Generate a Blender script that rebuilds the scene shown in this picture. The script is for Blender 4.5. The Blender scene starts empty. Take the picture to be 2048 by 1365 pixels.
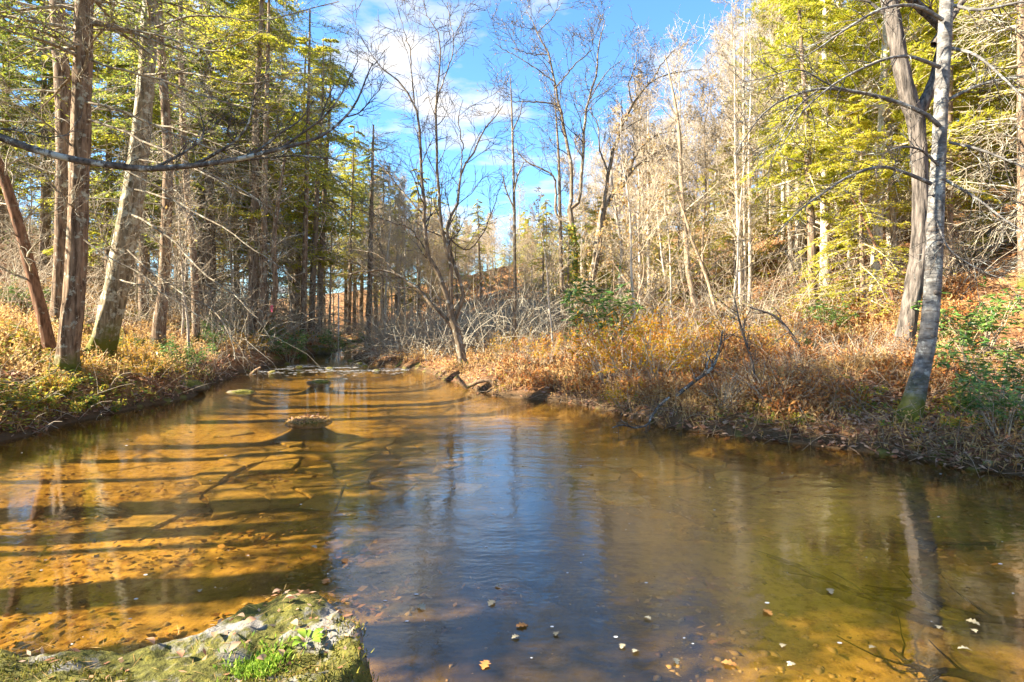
import bpy, math, random
import numpy as np
rng = np.random.default_rng(7); random.seed(7)
S = bpy.context.scene
COL = S.collection

# ------------------------------------------------------------------ camera, sky, sun, exposure
CAMZ, HOR, F = 2.0, 640.0, 1138.0          # eye height over the water, horizon row and focal length in photo pixels
cam = bpy.data.objects.new('camera', bpy.data.cameras.new('camera')); COL.objects.link(cam)
cam.data.sensor_width = 36; cam.data.lens = 36*F/2048
cam.location = (0, 0, CAMZ); cam.rotation_euler = (math.radians(90), 0, 0)
cam.data.shift_y = -(682.5-HOR)/2048
cam.data.clip_start = 0.05; cam.data.clip_end = 3000
S.camera = cam
SUN_EL, SUN_AZ = math.radians(32), math.radians(9)     # from the left, a little behind the camera
sd = np.array([-math.cos(SUN_AZ)*math.cos(SUN_EL), -math.sin(SUN_AZ)*math.cos(SUN_EL), math.sin(SUN_EL)])
W = bpy.data.worlds.new('World'); S.world = W; W.use_nodes = True
def world():
    nt = W.node_tree; n = nt.nodes; l = nt.links; n.clear()
    out = n.new('ShaderNodeOutputWorld'); sky = n.new('ShaderNodeTexSky'); sky.sky_type = 'NISHITA'
    sky.sun_disc = False; sky.sun_elevation = SUN_EL; sky.sun_rotation = math.radians(-90)-SUN_AZ
    sky.air_density = 1.0; sky.dust_density = 0.1; sky.ozone_density = 3.0
    b1 = n.new('ShaderNodeBackground'); b1.inputs[1].default_value = 0.077
    tn = n.new('ShaderNodeMix'); tn.data_type = 'RGBA'; tn.blend_type = 'MULTIPLY'; tn.inputs[0].default_value = 1; tn.inputs[7].default_value = (.58, .84, 1, 1); l.new(sky.outputs[0], tn.inputs[6]); l.new(tn.outputs[2], b1.inputs[0])
    b2 = n.new('ShaderNodeBackground'); b2.inputs[0].default_value = (1, .97, .95, 1); b2.inputs[1].default_value = 0.225
    tc = n.new('ShaderNodeTexCoord'); sx = n.new('ShaderNodeSeparateXYZ'); l.new(tc.outputs['Generated'], sx.inputs[0])
    az = n.new('ShaderNodeMath'); az.operation = 'ADD'; az.inputs[1].default_value = .22; l.new(sx.outputs[2], az.inputs[0])
    cb = n.new('ShaderNodeCombineXYZ')
    for k in (0, 1):
        d = n.new('ShaderNodeMath'); d.operation = 'DIVIDE'; l.new(sx.outputs[k], d.inputs[0]); l.new(az.outputs[0], d.inputs[1]); l.new(d.outputs[0], cb.inputs[k])
    mp = n.new('ShaderNodeMapping'); mp.inputs['Location'].default_value = (5.3, 7.7, 0); mp.inputs['Scale'].default_value = (1.5, 2.3, 1); l.new(cb.outputs[0], mp.inputs[0])
    nz = n.new('ShaderNodeTexNoise'); nz.inputs['Scale'].default_value = 1.5; nz.inputs['Detail'].default_value = 9; nz.inputs['Roughness'].default_value = .55; l.new(mp.outputs[0], nz.inputs['Vector'])
    rp = n.new('ShaderNodeValToRGB'); rp.color_ramp.elements[0].position = .50; rp.color_ramp.elements[1].position = .64
    l.new(nz.outputs[0], rp.inputs[0])
    mx = n.new('ShaderNodeMixShader'); l.new(rp.outputs[0], mx.inputs[0]); l.new(b1.outputs[0], mx.inputs[1]); l.new(b2.outputs[0], mx.inputs[2])
    l.new(mx.outputs[0], out.inputs[0])
world()
sun = bpy.data.objects.new('sun', bpy.data.lights.new('sun', 'SUN')); COL.objects.link(sun)
sun.data.energy = 5.0; sun.data.angle = math.radians(.53); sun.data.color = (1, .89, .71)
from mathutils import Vector
sun.rotation_euler = Vector(sd).to_track_quat('Z', 'Y').to_euler()
vs = S.view_settings; vs.view_transform = 'Standard'; vs.look = 'None'; vs.exposure = 2.5; vs.gamma = 1
S.cycles.use_denoising = True; S.cycles.max_bounces = 8; S.cycles.diffuse_bounces = 5; S.cycles.transmission_bounces = 5; S.cycles.use_adaptive_sampling = True; S.cycles.adaptive_threshold = .015; S.cycles.transparent_max_bounces = 12
S.cycles.sample_clamp_indirect = 6; S.cycles.caustics_reflective = False; S.cycles.caustics_refractive = False

# ------------------------------------------------------------------ numeric helpers
def at(px, py, Y): return np.array([(px-1024)/F*Y, Y, CAMZ-(py-HOR)/F*Y])
TAB = rng.random((256, 256))
def vn(x, y, s=0):
    x = np.asarray(x, float)+s*17.3; y = np.asarray(y, float)+s*9.7
    i = np.floor(x).astype(int); j = np.floor(y).astype(int); u = x-i; v = y-j
    u = u*u*(3-2*u); v = v*v*(3-2*v); g = lambda a, b: TAB[a & 255, b & 255]
    return (g(i, j)*(1-u)+g(i+1, j)*u)*(1-v)+(g(i, j+1)*(1-u)+g(i+1, j+1)*u)*v
def fbm(x, y, s=0, o=4):
    r = 0; a = .5
    for k in range(o): r = r+a*vn(x*2**k, y*2**k, s+k); a *= .5
    return r
LB = np.array([(-14,-6.5),(0,-7.4),(5,-7.9),(9.3,-8.36),(12,-8.55),(14.7,-8.35),(17,-9.1),(20.7,-9.9),(30,-11),(41,-11.9),(50,-15),(60,-24),(80,-50),(400,-300)], float)
RB = np.array([(-14,11),(0,9.5),(3,8.7),(5,7.9),(7.3,6.6),(8.3,5.6),(9.5,4.1),(10.8,2.75),(12.4,2.1),(13.8,1.3),(14.7,-.3),(17.5,-1.6),(20,-2.5),(22.8,-3.9),(25.3,-5.9),(30,-8.3),(38,-9.3),(45,-11.2),(50,-13.5),(60,-22.5),(80,-48.5),(400,-298)], float)
def xl(y): return np.interp(y, LB[:,0], LB[:,1])+.35*(vn(y*.9, 3.1, 4)-.5)+.22*(vn(y*2.7, 1.1, 5)-.5)
def xr(y): return np.interp(y, RB[:,0], RB[:,1])+.45*(vn(y*.8, 7.1, 6)-.5)+.25*(vn(y*2.6, 2.1, 7)-.5)
def dists(x, y):
    x = np.asarray(x, float); y = np.asarray(y, float)
    sr = (np.interp(y+1.2, RB[:,0], RB[:,1])-np.interp(y-1.2, RB[:,0], RB[:,1]))/2.4
    sl = (np.interp(y+1.2, LB[:,0], LB[:,1])-np.interp(y-1.2, LB[:,0], LB[:,1]))/2.4
    return (xl(y)-x)/np.sqrt(1+sl**2), (x-xr(y))/np.sqrt(1+sr**2)
LP = np.array([(0,0),(.25,.22),(.6,.5),(1.2,.75),(2.2,1.05),(4.5,1.75),(8,2.9),(12,4.4),(25,10),(45,17.5),(90,26),(300,36)], float)
RP = np.array([(0,0),(.18,.16),(.55,.34),(1.5,.5),(3,.64),(6,1.0),(11,1.75),(15,2.9),(20,5.0),(26,8.0),(35,12.5),(52,20),(90,31),(300,46)], float)
MOUNDS = [(px_/F*CAMZ*F/(py_-HOR), CAMZ*F/(py_-HOR), rx, ry, h_) for px_, py_, rx, ry, h_ in ((617-1024,842,.46,.36,.36),(638-1024,764,.42,.34,.36),(482-1024,784,.45,.34,.34))]
def ground(x, y):
    x = np.asarray(x, float); y = np.asarray(y, float); dl, dr = dists(x, y)
    d = np.maximum(dl, dr)
    inn = np.minimum(-dl, -dr)
    bed = -.36*(1-np.exp(-np.maximum(inn, 0)/.45))*np.where(y > 24, .7, 1)+.05*(fbm(x*.8, y*.8, 11)-.5)
    for cx, cy, rx, ry, hh in MOUNDS: bed = np.minimum(bed+hh*np.exp(-((x-cx)/rx)**2-((y-cy)/ry)**2), -.035)
    bed = bed+.055*(fbm(x*1.7, y*1.7, 12)-.47)*np.clip(inn/.6, 0, 1)*(1-np.exp(-(((x+2.5)/2.5)**2+((y-8.9)/2.5)**2)**2))
    zl = np.interp(dl, LP[:,0], LP[:,1]); zr = np.interp(dr, RP[:,0], RP[:,1])
    up = np.where(dl > 0, zl, zr)
    rough = np.minimum(d, 3)/3
    up = up+rough*(.5*(fbm(x*.35, y*.35, 21)-.47)+.25*(vn(x*1.3, y*1.3, 22)-.5))+np.minimum(d,.6)*.16*(vn(x*3, y*3, 23)-.5)
    far = np.clip((y-45)/60, 0, 1); up = up*(1-.52*far)
    return np.where(d > 0, up, bed)
def ground1(x, y): return float(ground(np.array([x]), np.array([y]))[0])
def unit(v): return v/np.maximum(np.linalg.norm(v, axis=-1, keepdims=True), 1e-9)

class MB:
    def __init__(s): s.v = []; s.q = []; s.t = []; s.n = 0; s.qm = []; s.tm = []
    def add(s, V, Q=None, T=None, m=0):
        V = np.asarray(V, float).reshape(-1, 3); s.v.append(V)
        if Q is not None and len(Q): s.q.append(np.asarray(Q).reshape(-1, 4)+s.n); s.qm.append(np.full(len(s.q[-1]), m))
        if T is not None and len(T): s.t.append(np.asarray(T).reshape(-1, 3)+s.n); s.tm.append(np.full(len(s.t[-1]), m))
        s.n += len(V); return s
    def mesh(s, name, mats, smooth=True, attrs=None):
        me = bpy.data.meshes.new(name); V = np.concatenate(s.v)
        q = np.concatenate(s.q) if s.q else np.zeros((0, 4), int); t = np.concatenate(s.t) if s.t else np.zeros((0, 3), int)
        me.vertices.add(len(V)); me.vertices.foreach_set('co', V.ravel().astype(np.float32))
        L = np.concatenate([q.ravel(), t.ravel()]).astype(np.int32); me.loops.add(len(L)); me.loops.foreach_set('vertex_index', L)
        me.polygons.add(len(q)+len(t))
        me.polygons.foreach_set('loop_start', np.concatenate([np.arange(len(q))*4, len(q)*4+np.arange(len(t))*3]).astype(np.int32))
        mi = np.concatenate(s.qm+s.tm) if (s.qm or s.tm) else np.zeros(0)
        me.polygons.foreach_set('material_index', mi.astype(np.int32))
        me.polygons.foreach_set('use_smooth', np.full(len(q)+len(t), smooth))
        for m in (mats if isinstance(mats, (list, tuple)) else [mats]): me.materials.append(m)
        for k, a in (attrs or {}).items():
            A = me.attributes.new(k, 'FLOAT', 'POINT'); A.data.foreach_set('value', np.asarray(a, np.float32))
        me.update(calc_edges=True); return me
    def obj(s, name, mats, parent=None, smooth=True, attrs=None, **kw):
        o = bpy.data.objects.new(name, s.mesh(name, mats, smooth, attrs)); COL.objects.link(o)
        if parent is not None: o.parent = parent
        for k, v in kw.items(): o[k] = v
        return o
def thing(name, label, cat, loc=(0,0,0), group=None):
    o = bpy.data.objects.new(name, None); COL.objects.link(o); o.location = loc; o.empty_display_size = .2
    o['label'] = label; o['category'] = cat
    if group: o['group'] = group
    return o
def copy_tree(root, loc, rz=0, sc=1, label=None, group=None, name=None, mats=None, tilt=0):
    r = root.copy(); COL.objects.link(r); r.location = loc; r.scale = (sc, sc, sc) if np.isscalar(sc) else sc
    r.rotation_euler = (tilt*math.cos(rz*3), tilt*math.sin(rz*5), rz)
    if name: r.name = name
    if label: r['label'] = label
    if group: r['group'] = group
    for ch in root.children:
        c = ch.copy(); COL.objects.link(c); c.parent = r
        if mats and c.name.split('.')[0] in mats:
            c.material_slots[0].link = 'OBJECT'; c.material_slots[0].material = mats[c.name.split('.')[0]]
    return r

def tubes(P, R, sides):
    N, K, _ = P.shape
    T = unit(np.gradient(P, axis=1)); m = np.abs(T.mean(1)); ref = np.eye(3)[m.argmin(1)][:, None, :]
    U = unit(np.cross(T, ref)); V = np.cross(T, U)
    a = np.arange(sides)*2*np.pi/sides
    X = P[:, :, None]+R[:, :, None, None]*(np.cos(a)[:, None]*U[:, :, None]+np.sin(a)[:, None]*V[:, :, None])
    idx = np.arange(N*K*sides).reshape(N, K, sides); j = np.roll(idx, -1, axis=2)
    Q = np.stack([idx[:, :-1], j[:, :-1], j[:, 1:], idx[:, 1:]], -1)
    return X.reshape(-1, 3), Q.reshape(-1, 4)
def spawn(P, R, m, t0, t1, ang, L, K=5, up=0., wob=.12, rr=.55, tip=.2, flat=0., rmin=.003, rmax=9, droop=0, sd_=.18, az=None):
    N, KK, _ = P.shape; idx = np.repeat(np.arange(N), m); n = len(idx)
    t = t0+(t1-t0)*((np.tile(np.arange(m), N)+rng.random(n))/m)
    f = t*(KK-1); i = np.minimum(f.astype(int), KK-2); a = (f-i)[:, None]
    pos = P[idx, i]*(1-a)+P[idx, i+1]*a; tan = unit(P[idx, i+1]-P[idx, i]); r = R[idx, i]*(1-a[:, 0])+R[idx, i+1]*a[:, 0]
    rv = rng.normal(size=(n, 3)); perp = unit(np.cross(tan, rv))
    if flat > 0:
        h = unit(np.cross(tan, [0, 0, 1.])+1e-6)*np.where(np.arange(n) % 2 == 0, 1, -1)[:, None]
        perp = unit(flat*h+(1-flat)*perp)
    th = ang+sd_*rng.normal(size=n); d = np.cos(th)[:, None]*tan+np.sin(th)[:, None]*perp
    le = (L(t) if callable(L) else L)*rng.uniform(.6, 1.25, n)
    Q = np.zeros((n, K, 3)); Q[:, 0] = pos
    for k in range(1, K):
        d = unit(d+wob*rng.normal(size=(n, 3))+np.array([0, 0, up-droop*k/K])); Q[:, k] = Q[:, k-1]+d*(le/(K-1))[:, None]
    r0 = np.clip(np.minimum(r*rr, rmax), rmin, None)
    RR = np.maximum(r0[:, None]*np.linspace(1, tip, K), rmin*.7)
    return Q, RR
def leaves(C, D, Nn, L, Wd):
    D = unit(D); B = unit(np.cross(Nn, D)); L = np.broadcast_to(L, len(C))[:, None]; Wd = np.broadcast_to(Wd, len(C))[:, None]
    V = np.stack([C, C+D*L*.45+B*Wd*.5, C+D*L, C+D*L*.45-B*Wd*.5], 1)
    return V.reshape(-1, 3), np.arange(len(C)*4).reshape(-1, 4)
def along(P, m, t0=0., t1=1.):
    N, K, _ = P.shape; idx = np.repeat(np.arange(N), m); n = len(idx)
    t = t0+(t1-t0)*((np.tile(np.arange(m), N)+rng.random(n))/m); f = t*(K-1); i = np.minimum(f.astype(int), K-2); a = (f-i)[:, None]
    return P[idx, i]*(1-a)+P[idx, i+1]*a, unit(P[idx, i+1]-P[idx, i])
def spline(pts, K):
    pts = np.asarray(pts, float); n = len(pts)
    p = np.vstack([2*pts[0]-pts[1], pts, 2*pts[-1]-pts[-2]]); d = np.r_[0, np.cumsum(np.linalg.norm(np.diff(pts[:, :3], axis=0), axis=1))]
    s = np.linspace(0, d[-1], K); i = np.clip(np.searchsorted(d, s, 'right')-1, 0, n-2); u = ((s-d[i])/np.maximum(d[i+1]-d[i], 1e-9))[:, None]
    a, b, c, e = p[i], p[i+1], p[i+2], p[i+3]
    return .5*(2*b+(c-a)*u+(2*a-5*b+4*c-e)*u**2+(3*b-a-3*c+e)*u**3)
def pxpath(pts, Y, K=10, Y1=None, ws=1.):
    """limb traced as (column, row, half width) in photo pixels and carried out to its own distance"""
    n = len(pts); Ys = np.linspace(Y, Y if Y1 is None else Y1, n)
    A = np.array([[*at(p[0], p[1], y), (p[2] if len(p) > 2 else 0)*ws/F*y] for p, y in zip(pts, Ys)])
    B = spline(A, K); return B[:, :3], np.maximum(B[:, 3], .003)
def trunk(P, R, sides=20, rings=70, ridge=.05, flare=.6, fh=.35, lobes=5, z0=None):
    A = spline(np.c_[P, R], rings); P, R = A[:, :3], A[:, 3]
    T = unit(np.gradient(P, axis=0)); U = unit(np.cross(T, [0, 1., 0])); V = np.cross(T, U)
    th = np.arange(sides)*2*np.pi/sides; z = np.r_[0, np.cumsum(np.linalg.norm(np.diff(P, axis=0), axis=1))]
    g = np.zeros((rings, sides)); s0 = rng.integers(0, 200)
    for k, (h, am) in enumerate(((3, .6), (7, .5), (11, .6), (17, .5))):
        g += am*np.sin(h*th[None]+(6*vn(z*(.8+.5*k), z*0+k, s0))[:, None])
    g += 1.2*(vn(th[None]*3+0*z[:, None], z[:, None]*5+0*th[None], s0+3)-.5)
    Rm = R[:, None]*(1+ridge*g)
    fl = flare*np.exp(-np.maximum(z-.15, 0)/fh); ph = rng.random()*6
    Rm = Rm*(1+fl[:, None]*(.55+.45*np.cos(lobes*th[None]+ph)+.25*np.cos(2*th[None]+ph*2)))
    X = P[:, None]+Rm[:, :, None]*(np.cos(th)[None, :, None]*U[:, None]+np.sin(th)[None, :, None]*V[:, None])
    idx = np.arange(rings*sides).reshape(rings, sides); j = np.roll(idx, -1, 1)
    return X.reshape(-1, 3), np.stack([idx[:-1], j[:-1], j[1:], idx[1:]], -1).reshape(-1, 4), (P, R)

# ------------------------------------------------------------------ materials
def newmat(name):
    m = bpy.data.materials.new(name); m.use_nodes = True; n = m.node_tree.nodes; n.clear()
    return m, n, m.node_tree.links, n.new('ShaderNodeOutputMaterial')
def ramp(n, stops):
    r = n.new('ShaderNodeValToRGB'); e = r.color_ramp.elements
    while len(e) < len(stops): e.new(.5)
    for k, (p, c) in enumerate(stops): e[k].position = p; e[k].color = (*c, 1)
    return r
def noise(n, l, vec, scale, detail=5, rough=.55, stretch=None):
    if stretch:
        mp = n.new('ShaderNodeMapping'); mp.inputs['Scale'].default_value = stretch; l.new(vec, mp.inputs[0]); vec = mp.outputs[0]
    z = n.new('ShaderNodeTexNoise'); z.inputs['Scale'].default_value = scale; z.inputs['Detail'].default_value = detail; z.inputs['Roughness'].default_value = rough
    l.new(vec, z.inputs['Vector']); return z.outputs[0]
def bark(name, dark, light, lichen=(.45,.47,.4), la=.0, st=(9, 9, 1.4), sc=1.6, bump=.6, moss=0., birch=False):
    m, n, l, out = newmat(name); tc = n.new('ShaderNodeTexCoord'); oi = n.new('ShaderNodeObjectInfo')
    v = tc.outputs['Object']
    a = noise(n, l, v, sc, 7, .65, st); r = ramp(n, [(.37, dark), (.62, light)]); l.new(a, r.inputs[0]); c = r.outputs[0]
    if la > 0:
        b = noise(n, l, v, 5.5, 6, .7); rl = ramp(n, [(.62-la*.25, (0,0,0)), (.68-la*.25, (1,1,1))]); l.new(b, rl.inputs[0])
        mx = n.new('ShaderNodeMix'); mx.data_type = 'RGBA'; l.new(rl.outputs[0], mx.inputs[0]); l.new(c, mx.inputs[6]); mx.inputs[7].default_value = (*lichen, 1); c = mx.outputs[2]
    if birch:
        b = noise(n, l, v, 2.2, 4, .6, (2.5, 2.5, 16)); rl = ramp(n, [(.56, (0,0,0)), (.64, (1,1,1))]); l.new(b, rl.inputs[0])
        mx = n.new('ShaderNodeMix'); mx.data_type = 'RGBA'; l.new(rl.outputs[0], mx.inputs[0]); l.new(c, mx.inputs[6]); mx.inputs[7].default_value = (.10, .08, .065, 1); c = mx.outputs[2]
    if moss > 0:
        sx = n.new('ShaderNodeSeparateXYZ'); l.new(v, sx.inputs[0]); mr = n.new('ShaderNodeMapRange'); mr.inputs[1].default_value = moss; mr.inputs[2].default_value = 0; l.new(sx.outputs[2], mr.inputs[0])
        b = noise(n, l, v, 3, 5, .7); ml = n.new('ShaderNodeMath'); ml.operation = 'MULTIPLY'; l.new(b, ml.inputs[0]); l.new(mr.outputs[0], ml.inputs[1])
        rl = ramp(n, [(.22, (0,0,0)), (.42, (1,1,1))]); l.new(ml.outputs[0], rl.inputs[0])
        mx = n.new('ShaderNodeMix'); mx.data_type = 'RGBA'; l.new(rl.outputs[0], mx.inputs[0]); l.new(c, mx.inputs[6]); mx.inputs[7].default_value = (.11, .115, .02, 1); c = mx.outputs[2]
    p = n.new('ShaderNodeBsdfPrincipled'); p.inputs['Roughness'].default_value = .9; p.inputs['Specular IOR Level'].default_value = .15; l.new(c, p.inputs['Base Color'])
    bp = n.new('ShaderNodeBump'); bp.inputs['Strength'].default_value = bump; bp.inputs['Distance'].default_value = .04; l.new(a, bp.inputs['Height']); l.new(bp.outputs[0], p.inputs['Normal'])
    l.new(p.outputs[0], out.inputs[0]); return m
def leafmat(name, cols, trans=.35, rough=.6, spec=.2):
    m, n, l, out = newmat(name); g = n.new('ShaderNodeNewGeometry'); oi = n.new('ShaderNodeObjectInfo')
    ad = n.new('ShaderNodeMath'); ad.operation = 'MULTIPLY_ADD'; ad.inputs[1].default_value = .22; l.new(oi.outputs['Random'], ad.inputs[0])
    mu = n.new('ShaderNodeMath'); mu.operation = 'MULTIPLY'; mu.inputs[1].default_value = .78; l.new(g.outputs['Random Per Island'], mu.inputs[0]); l.new(mu.outputs[0], ad.inputs[2])
    k = len(cols); r = ramp(n, [((i+.5)/k, c) for i, c in enumerate(cols)]); l.new(ad.outputs[0], r.inputs[0])
    p = n.new('ShaderNodeBsdfPrincipled'); p.inputs['Roughness'].default_value = rough; p.inputs['Specular IOR Level'].default_value = spec; l.new(r.outputs[0], p.inputs['Base Color'])
    t = n.new('ShaderNodeBsdfTranslucent'); l.new(r.outputs[0], t.inputs[0])
    mx = n.new('ShaderNodeMixShader'); mx.inputs[0].default_value = trans; l.new(p.outputs[0], mx.inputs[1]); l.new(t.outputs[0], mx.inputs[2])
    l.new(mx.outputs[0], out.inputs[0]); return m
M = {}
M['hemlock'] = bark('hemlock_bark', (.075,.048,.03), (.30,.21,.135), (.36,.36,.28), .25, moss=.9)
M['hemlock_far'] = bark('far_hemlock_bark', (.09,.06,.04), (.30,.22,.15), (.36,.36,.3), .1)
M['lean'] = bark('leaning_bark', (.10,.08,.05), (.34,.28,.18), (.42,.42,.33), .42, moss=1.6)
M['redbark'] = bark('reddish_bark', (.09,.045,.025), (.26,.14,.08), (.3,.28,.2), .1)
M['shag'] = bark('shaggy_bark', (.03,.026,.022), (.19,.16,.135), (.3,.3,.27), .0, st=(7, 7, .9), sc=1.9, bump=1.0)
M['birch'] = bark('birch_bark', (.075,.07,.065), (.22,.21,.195), (.32,.32,.29), .35, st=(3, 3, 6), sc=2, bump=.35, moss=1.3, birch=True)
M['alder'] = bark('alder_bark', (.075,.056,.036), (.25,.19,.125), (.36,.34,.28), .28, st=(6,6,1.6))
M['pale'] = bark('pale_bark', (.30,.25,.19), (.60,.525,.42), (.58,.55,.48), .2, st=(5,5,1.2), bump=.3)
M['brown'] = bark('brown_bark', (.17,.12,.08), (.46,.345,.225), (.45,.41,.33), .15)
M['darktwig'] = bark('dark_twig_bark', (.045,.038,.034), (.14,.118,.10), (.35,.36,.32), .1, bump=.2)
M['greytwig'] = bark('grey_twig_bark', (.21,.18,.13), (.47,.41,.31), (.45,.45,.36), .3, bump=.2)
M['hembranch'] = bark('hemlock_branch_bark', (.13,.105,.075), (.35,.295,.215), (.42,.42,.34), .3, bump=.2)
M['tantwig'] = bark('tan_twig_bark', (.27,.215,.145), (.54,.45,.33), (.46,.46,.38), .1, bump=.2)
M['lichen'] = bark('lichen_bark', (.04,.035,.03), (.15,.13,.11), (.36,.38,.34), .32, bump=.3, st=(4,4,4), sc=4)
M['blackwood'] = bark('waterlogged_bark', (.010,.009,.007), (.035,.03,.02), (.05,.05,.03), .1, bump=.3)
M['root'] = bark('root_bark', (.10,.06,.035), (.33,.22,.13), (.15,.15,.04), .3, st=(4,4,4), sc=3)
M['hem_leaf'] = leafmat('hemlock_needles', [(.08,.125,.025), (.17,.225,.035), (.31,.345,.05), (.46,.42,.07)], .6)
M['hem_gold'] = leafmat('sunlit_hemlock_needles', [(.20,.23,.02), (.38,.39,.03), (.52,.48,.045), (.60,.50,.08)], .6)
M['pine_leaf'] = leafmat('pine_needles', [(.22,.27,.02), (.40,.42,.03), (.54,.50,.045), (.60,.52,.08)], .6)
M['oak_leaf'] = leafmat('dry_leaves', [(.34,.18,.06), (.50,.32,.11), (.60,.44,.18), (.62,.50,.27)], .5)
M['laurel'] = leafmat('evergreen_leaves', [(.04,.11,.025), (.09,.20,.04), (.16,.28,.06), (.30,.36,.08)], .3, .4, .45)
M['yellow'] = leafmat('yellow_leaves', [(.28,.26,.03), (.58,.40,.03), (.66,.40,.03), (.60,.28,.03), (.46,.17,.03)], .5)
M['herb'] = leafmat('herb_leaves', [(.08,.15,.03), (.18,.25,.04), (.38,.36,.05), (.55,.38,.05), (.36,.16,.04)], .4)
M['rust'] = leafmat('rust_leaves', [(.16,.06,.025), (.34,.12,.035), (.50,.24,.06), (.24,.13,.07), (.42,.28,.14)], .4)
M['grass'] = leafmat('dry_grass_blades', [(.40,.235,.08), (.60,.40,.16), (.68,.48,.23), (.50,.29,.10)], .5)
M['litter'] = leafmat('litter_leaves', [(.17,.075,.045), (.30,.14,.075), (.42,.22,.12), (.50,.34,.22), (.26,.17,.14)], .2)
M['wetleaf'] = leafmat('sunken_leaves', [(.08,.04,.015), (.17,.085,.03), (.30,.16,.05), (.38,.25,.10)], .1)
M['pebble'] = leafmat('pebbles', [(.10,.07,.035), (.22,.16,.08), (.34,.25,.13), (.16,.14,.11)], 0., .7, .2)
M['paleleaf'] = leafmat('pale_leaves', [(.24,.22,.14), (.34,.31,.22), (.28,.22,.12)], .2)
M['orangeleaf'] = leafmat('orange_leaves', [(.42,.15,.04), (.50,.24,.07), (.36,.11,.05)], .2)
M['moss'] = leafmat('moss_tufts', [(.045,.045,.012), (.12,.12,.02), (.21,.19,.03), (.26,.18,.07)], .2, .9, .05)
M['fern'] = leafmat('bright_moss', [(.10,.20,.02), (.20,.32,.03), (.30,.40,.05)], .3)
def mat_ground():
    m, n, l, out = newmat('bank_soil'); tc = n.new('ShaderNodeTexCoord'); v = tc.outputs['Object']
    a = noise(n, l, v, .5, 6, .6); r1 = ramp(n, [(.32, (.16,.085,.04)), (.5, (.30,.165,.075)), (.68, (.36,.23,.11))]); l.new(a, r1.inputs[0])
    b = noise(n, l, v, 9, 6, .75); r2 = ramp(n, [(.3, (.35,.3,.28)), (.62, (1.15,1.05,1))]); l.new(b, r2.inputs[0])
    mx = n.new('ShaderNodeMix'); mx.data_type = 'RGBA'; mx.blend_type = 'MULTIPLY'; mx.inputs[0].default_value = 1; l.new(r1.outputs[0], mx.inputs[6]); l.new(r2.outputs[0], mx.inputs[7])
    # bare wet mud close to the water line (from height above water), mossy here and there
    sx = n.new('ShaderNodeSeparateXYZ'); l.new(v, sx.inputs[0]); mr = n.new('ShaderNodeMapRange'); mr.inputs[1].default_value = .30; mr.inputs[2].default_value = .08; l.new(sx.outputs[2], mr.inputs[0])
    m2 = n.new('ShaderNodeMix'); m2.data_type = 'RGBA'; l.new(mr.outputs[0], m2.inputs[0]); l.new(mx.outputs[2], m2.inputs[6]); m2.inputs[7].default_value = (.10,.065,.035,1)
    c = noise(n, l, v, 1.6, 4, .6); r3 = ramp(n, [(.58, (0,0,0)), (.66, (1,1,1))]); l.new(c, r3.inputs[0])
    m3 = n.new('ShaderNodeMix'); m3.data_type = 'RGBA'; l.new(r3.outputs[0], m3.inputs[0]); l.new(m2.outputs[2], m3.inputs[6]); m3.inputs[7].default_value = (.16,.15,.04,1)
    p = n.new('ShaderNodeBsdfPrincipled'); p.inputs['Roughness'].default_value = .95; p.inputs['Specular IOR Level'].default_value = .1; l.new(m3.outputs[2], p.inputs['Base Color'])
    bp = n.new('ShaderNodeBump'); bp.inputs['Strength'].default_value = .9; bp.inputs['Distance'].default_value = .05; l.new(b, bp.inputs['Height']); l.new(bp.outputs[0], p.inputs['Normal'])
    l.new(p.outputs[0], out.inputs[0]); return m
def mat_bed():
    m, n, l, out = newmat('creek_sand'); tc = n.new('ShaderNodeTexCoord'); v = tc.outputs['Object']
    a = noise(n, l, v, .55, 6, .6); r1 = ramp(n, [(.30, (.15,.095,.03)), (.42, (.38,.255,.075)), (.58, (.50,.35,.115)), (.72, (.26,.20,.07))]); l.new(a, r1.inputs[0])
    b = noise(n, l, v, 8, 9, .8); r2 = ramp(n, [(.38, (.22,.17,.13)), (.54, (1,1,1))]); l.new(b, r2.inputs[0])
    mx = n.new('ShaderNodeMix'); mx.data_type = 'RGBA'; mx.blend_type = 'MULTIPLY'; mx.inputs[0].default_value = .85; l.new(r1.outputs[0], mx.inputs[6]); l.new(r2.outputs[0], mx.inputs[7])
    at_ = n.new('ShaderNodeAttribute'); at_.attribute_name = 'silt_shade'  # how far sediment and painted shade darken the sand
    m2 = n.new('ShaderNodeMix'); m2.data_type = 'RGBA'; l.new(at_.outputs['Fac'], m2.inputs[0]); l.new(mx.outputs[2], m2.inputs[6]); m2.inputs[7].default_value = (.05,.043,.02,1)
    p = n.new('ShaderNodeBsdfPrincipled'); p.inputs['Roughness'].default_value = .9; p.inputs['Specular IOR Level'].default_value = .1; l.new(m2.outputs[2], p.inputs['Base Color'])
    bp = n.new('ShaderNodeBump'); bp.inputs['Strength'].default_value = .5; bp.inputs['Distance'].default_value = .04; l.new(b, bp.inputs['Height']); l.new(bp.outputs[0], p.inputs['Normal'])
    l.new(p.outputs[0], out.inputs[0]); return m
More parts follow.
